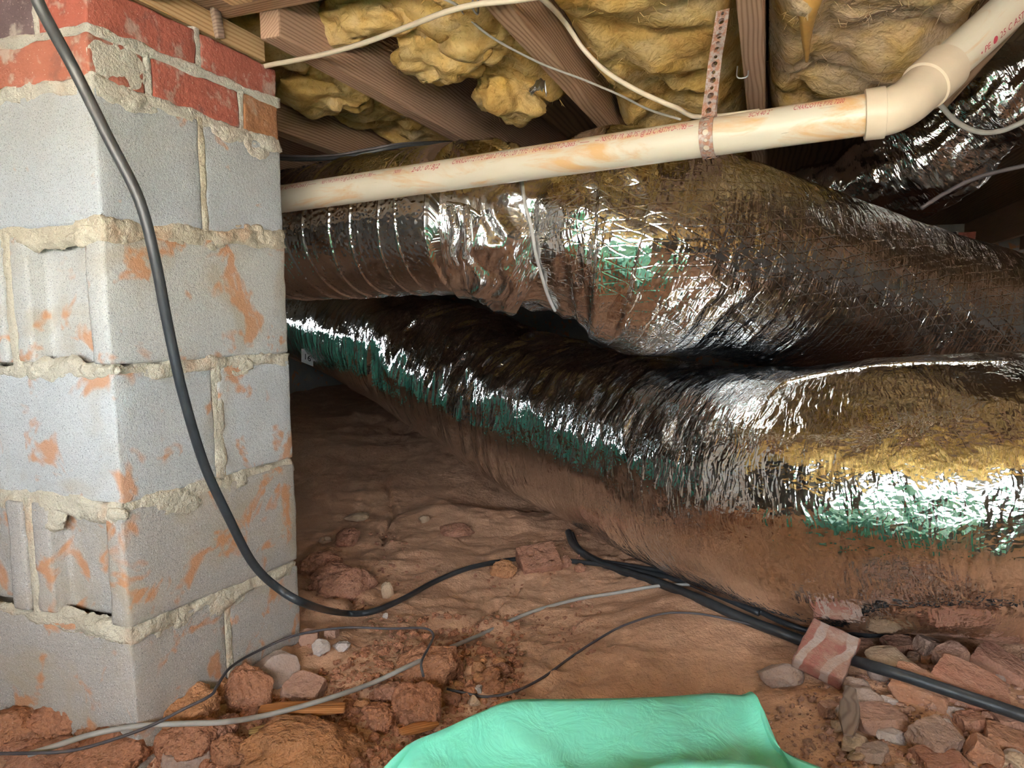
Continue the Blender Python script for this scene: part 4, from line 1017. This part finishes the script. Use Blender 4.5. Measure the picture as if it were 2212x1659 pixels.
R(1932, 1594, 62, 36, 'stone', stn[0], 'white rounded stone in front of the pinkish slab', 'stone')
R(1925, 1516, 42, 22, 'stone', stn[0], 'small pale stone behind the pinkish slab', 'stone')
R(1794, 1532, 52, 48, 'chip', ch[1], 'small square brick chip left of the grey stick', 'brick fragment')
R(2030, 1600, 130, 100, 'chip', ch[4], 'greyish brick piece in the lower right rubble', 'brick fragment', rz=.5, tilt=(.3, 0))
R(2100, 1560, 70, 55, 'chip', ch[0], 'small red brick piece in the lower right rubble', 'brick fragment', rz=.2)
R(2068, 1540, 40, 30, 'stone', stn[2], 'small mauve stone beside the small red brick piece', 'stone')
R(2130, 1622, 80, 90, 'chip', ch[3], 'bright orange tile fragment near the lower right corner', 'tile fragment', rz=-.2, tilt=(.2, .5))
R(2190, 1605, 120, 50, 'chip', ch[3], 'orange tile strip reaching the right edge', 'tile fragment', rz=-.35, tilt=(.1, .2))
R(2185, 1560, 80, 50, 'chip', ch[2], 'dark brick piece by the right edge above the orange tile', 'brick fragment')
R(2040, 1650, 130, 60, 'chip', ch[0], 'red brick piece cut by the bottom edge', 'brick fragment')
R(2200, 1650, 60, 40, 'stone', stn[1], 'tan stone in the lower right corner', 'stone')
R(1850, 1485, 60, 40, 'stone', stn[2], 'rough mauve stone under the front of the painted brick', 'stone')
R(1870, 1510, 80, 40, 'stone', stn[2], 'flat stone below the painted brick', 'stone')
R(1850, 1612, 70, 44, 'stone', stn[1], 'tan stone at the foot of the rubble', 'stone')
R(1890, 1630, 90, 36, 'stone', stn[2], 'long grey stone at the foot of the rubble', 'stone')
rs = random.Random(12)
poly_in = lambda x, y: y > 1395+max(0, (1960-x))*.42 and x > 1760
k = 0
while k < 70:
    x, y = rs.uniform(1760, 2240), rs.uniform(1395, 1700)
    if not poly_in(x, y): continue
    z = rs.choice((18, 24, 30, 40)); kind = rs.choice(('chip', 'stone', 'chip'))
    R(x, y, z*rs.uniform(.9, 1.6), z*rs.uniform(.6, 1.0), kind, rs.choice(ch if kind == 'chip' else stn), 'small loose piece among the brick rubble at lower right', 'rubble piece', 'small pieces in the brick rubble', seed=1000+k, name='rubble_piece', tilt=(rs.uniform(-.4, .4), rs.uniform(-.4, .4)), rz=rs.uniform(-3, 3)); k += 1
k = 0
while k < 70:
    x, y = rs.uniform(330, 1120), rs.uniform(1400, 1690)
    if y < 1660-(x-330)*.42 or y > 1560+(835-x)*.15 and x > 835: continue
    z = rs.choice((14, 18, 24, 32))
    R(x, y, z*rs.uniform(.9, 1.5), z*rs.uniform(.7, 1.0), 'clod', rs.choice(cl), 'small clay clod in the crumbled soil in front of the pier', 'clod', 'small clods in the crumbled soil', seed=2000+k, name='small_clod'); k += 1

# painted brick, tilted on the rubble
def oriented_box(name, c, size, eul, mat, label, cat, bev=.004, amp=.002, group=None):
    bm = box_bm(-size[0]/2, size[0]/2, -size[1]/2, size[1]/2, -size[2]/2, size[2]/2, bev, 5); displace(bm, amp, 40, 3)
    o = bm_obj(name, bm, mat); o.location = Vector(c); o.rotation_euler = eul
    return tag(o, label, cat, group) if label else o
def mat_painted():
    k = NT('painted_brick'); v = k.coord('Object')
    w = k.n('ShaderNodeTexWave', i_Vector=v, i_Scale=6.0, i_Distortion=5.0, i_Detail=4, bands_direction='X').outputs[1]
    c = k.mix(k.ramp(w, [(.74, 0), (.82, 1)]), (.30, .11, .08), (.40, .31, .27))
    c = k.mix(k.ramp(k.noise(v, 25, 5), [(.6, 0), (.68, .8)]), c, (.45, .38, .33))
    c = k.mix(k.math('MULTIPLY', k.ramp(k.noise(v, 30, 5, .65), [(.42, 0), (.60, 1)]), .7), c, (.36, .22, .16))
    return k.set(Base_Color=c, Roughness=.9, Normal=k.bump(k.noise(v, 90, 5, .7), .8, .006))
M['painted'] = mat_painted()
pp = gz(1802, 1476)
oriented_box('painted_brick', Vector(pp)+Vector((.0, .035, .040)), (.086, .108, .030), (math.radians(22), math.radians(12), math.radians(-38)), M['painted'], 'red brick with white paint stripes lying tilted on the rubble', 'brick')
# cored half-buried brick
pp = gz(1165, 1232); zcb = zc_of(pp)
bm = box_bm(-.055, .055, -.045, .045, -.05, .0, .004, 0)
hb = bm_obj('holed_brick', bm, M['clod'][2], smooth=False); hb.location = Vector(pp)+Vector((0, .02, .036)); hb.rotation_euler = (math.radians(26), math.radians(-5), math.radians(14))
tag(hb, 'clay covered brick with round holes, half buried under the black cable', 'brick')
M['hole'] = mat_clay('dark_clay', (.10, .05, .03), 4)  # much darker clay tone, assigned to nothing
for hx, hy in ((-.022, .012), (.016, .018), (.030, -.018)):
    b2 = bmesh.new(); bmesh.ops.create_cone(b2, cap_ends=True, segments=20, radius1=.0125, radius2=.0125, depth=.09)
    cu = bm_obj('cut', b2, None); cu.location = (hx, hy, 0); cu.parent = hb; bpy.context.view_layer.update()
    bo = hb.modifiers.new('hole', 'BOOLEAN'); bo.operation = 'DIFFERENCE'; bo.object = cu; bo.solver = 'EXACT'
bpy.context.view_layer.update()
dg = bpy.context.evaluated_depsgraph_get(); nm = bpy.data.meshes.new_from_object(hb.evaluated_get(dg))
hb.modifiers.clear(); hb.data = nm
for c in list(hb.children): bpy.data.objects.remove(c)
# wood splinters and stick
M['splint'] = [mat_wood('splinter_orange', (.58, .25, .09), (.40, .15, .05), 300, 2), mat_wood('splinter_yellow', (.45, .28, .10), (.26, .14, .05), 300, 5), mat_wood('stick_grey', (.30, .22, .17), (.18, .12, .09), 200, 7)]
def splinter(p0, p1, w, th, mat, label, lift=.012):
    a, b = gz(*p0, lift), gz(*p1, lift); L = np.linalg.norm(b-a)
    bm = box_bm(-L/2, L/2, -w/2, w/2, -th/2, th/2, .002, 4)
    for v in bm.verts:
        t = abs(v.co.x)/(L/2); v.co.y *= 1-.45*t*t; v.co.z *= 1-.5*t
    displace(bm, .003, 35, int(p0[0]), 3)
    o = bm_obj('wood_splinter', bm, mat); d = Vector(b-a).normalized()
    o.location = Vector((a+b)/2); o.rotation_euler = d.to_track_quat('X', 'Z').to_euler()
    return tag(o, label, 'wood splinter')
splinter((560, 1534), (745, 1528), .030, .014, M['splint'][0], 'long orange wood splinter under the grey cable', .03)
splinter((540, 1582), (640, 1566), .014, .010, M['splint'][1], 'yellowish wood splinter in the crumbled soil', .02)
splinter((590, 1596), (650, 1578), .012, .008, M['splint'][2], 'frayed brown wood splinter below the yellowish one', .016)
splinter((865, 1582), (945, 1562), .018, .010, M['splint'][0], 'short orange wood splinter against the green sheet', .02)
splinter((1832, 1590), (1838, 1490), .026, .014, M['splint'][2], 'grey wooden stick pointing out of the rubble', .045)
# small wedge on the sill plate
wq = pier_xy(.245, -.004); 
oriented_box('wood_shim', (wq[0], wq[1], JB+.024), (.018, .008, .050), (math.radians(6), math.radians(-18), -AZ+math.pi/2), M['splint'][2], 'small brown wood shim standing against the yellow pine plate on the pier', 'wood shim', .002, .001)
# white tag on the lower duct
q = surf(bvC, 667, 772, .002)
if q is not None:
    ex = CR*.030+CU*-.012; ey = CU*.034
    o = decal_quad('duct_label', q-CF*.02, ex, ey, .001, M['label']); adopt(o, ductC)
    cu = bpy.data.curves.new('t', 'FONT'); cu.body = '16'; cu.size = .042
    to = bpy.data.objects.new('t', cu); COL.objects.link(to); bpy.context.view_layer.update()
    me = bpy.data.meshes.new_from_object(to); bpy.data.objects.remove(to)
    e1 = ex/np.linalg.norm(ex); e2 = ey/np.linalg.norm(ey)
    for v in me.vertices: v.co = Vector(q-CF*.0225+e1*(v.co.x-.02)+e2*(v.co.y-.014))
    me.materials.clear(); me.materials.append(M['cab_black']); t = bpy.data.objects.new('printed_number', me); COL.objects.link(t); t.parent = o
# second pier far back on the right
off = Vector(at(2110, 480, 4.3)-PC); off.z = 0
p2 = pier.copy(); COL.objects.link(p2); p2.location = pier.location+off
tag(p2, 'dim block pier in the shadows behind the duct at the right edge', 'pier')
for chd in list(pier.children):
    c2 = chd.copy(); COL.objects.link(c2); c2.parent = p2; c2.matrix_parent_inverse = Matrix.Translation(-Vector(pier.location))
# crumbs: too many to count
def crumbs(name, n, region, smin, smax, mat, label, seed):
    rs = np.random.RandomState(seed); b = bmesh.new(); bmesh.ops.create_icosphere(b, subdivisions=1, radius=1)
    bv = np.array([v.co[:] for v in b.verts]); bf = np.array([[v.index for v in f.verts] for f in b.faces]); b.free()
    Vs, Fs = [], []; k = 0
    while k < n:
        x, y = rs.uniform(*region[0]), rs.uniform(*region[1])
        if not region[2](x, y): continue
        p = gz(x, y); s = smin+(smax-smin)*rs.rand()**3
        q = bv*(1+.35*rs.randn(len(bv), 1)*.6)*s*(.7+.6*rs.rand(3)); q[:, 2] *= .8
        Vs.append(q+p+np.array([0, 0, s*.4])); Fs.append(bf+k*len(bv)); k += 1
    o = mesh_obj(name, np.vstack(Vs), np.vstack(Fs), mat, smooth=False)
    return tag(o, label, 'soil', kind='stuff')
crumbs('soil_crumbs', 2600, ((300, 1130), (1330, 1680), lambda x, y: y > 1640-(x-330)*.52 and y < 1700-(x-700)*.35), .0015, .009, M['clod'][0], 'loose red soil crumbs in front of the pier', 1)
crumbs('soil_crumbs', 900, ((1640, 2230), (1400, 1690), lambda x, y: y > 1380+max(0, 1990-x)*.45), .0015, .008, M['chip'][1], 'loose gravel and grit among the brick rubble', 2)
crumbs('soil_crumbs', 700, ((660, 1300), (1150, 1420), lambda x, y: y > 1130 and (vnoise(np.array([[x*.012, y*.02, 0]]))[0] > .1)), .0012, .006, M['clod'][2], 'scattered crumbs on the clay behind the black cable', 3)
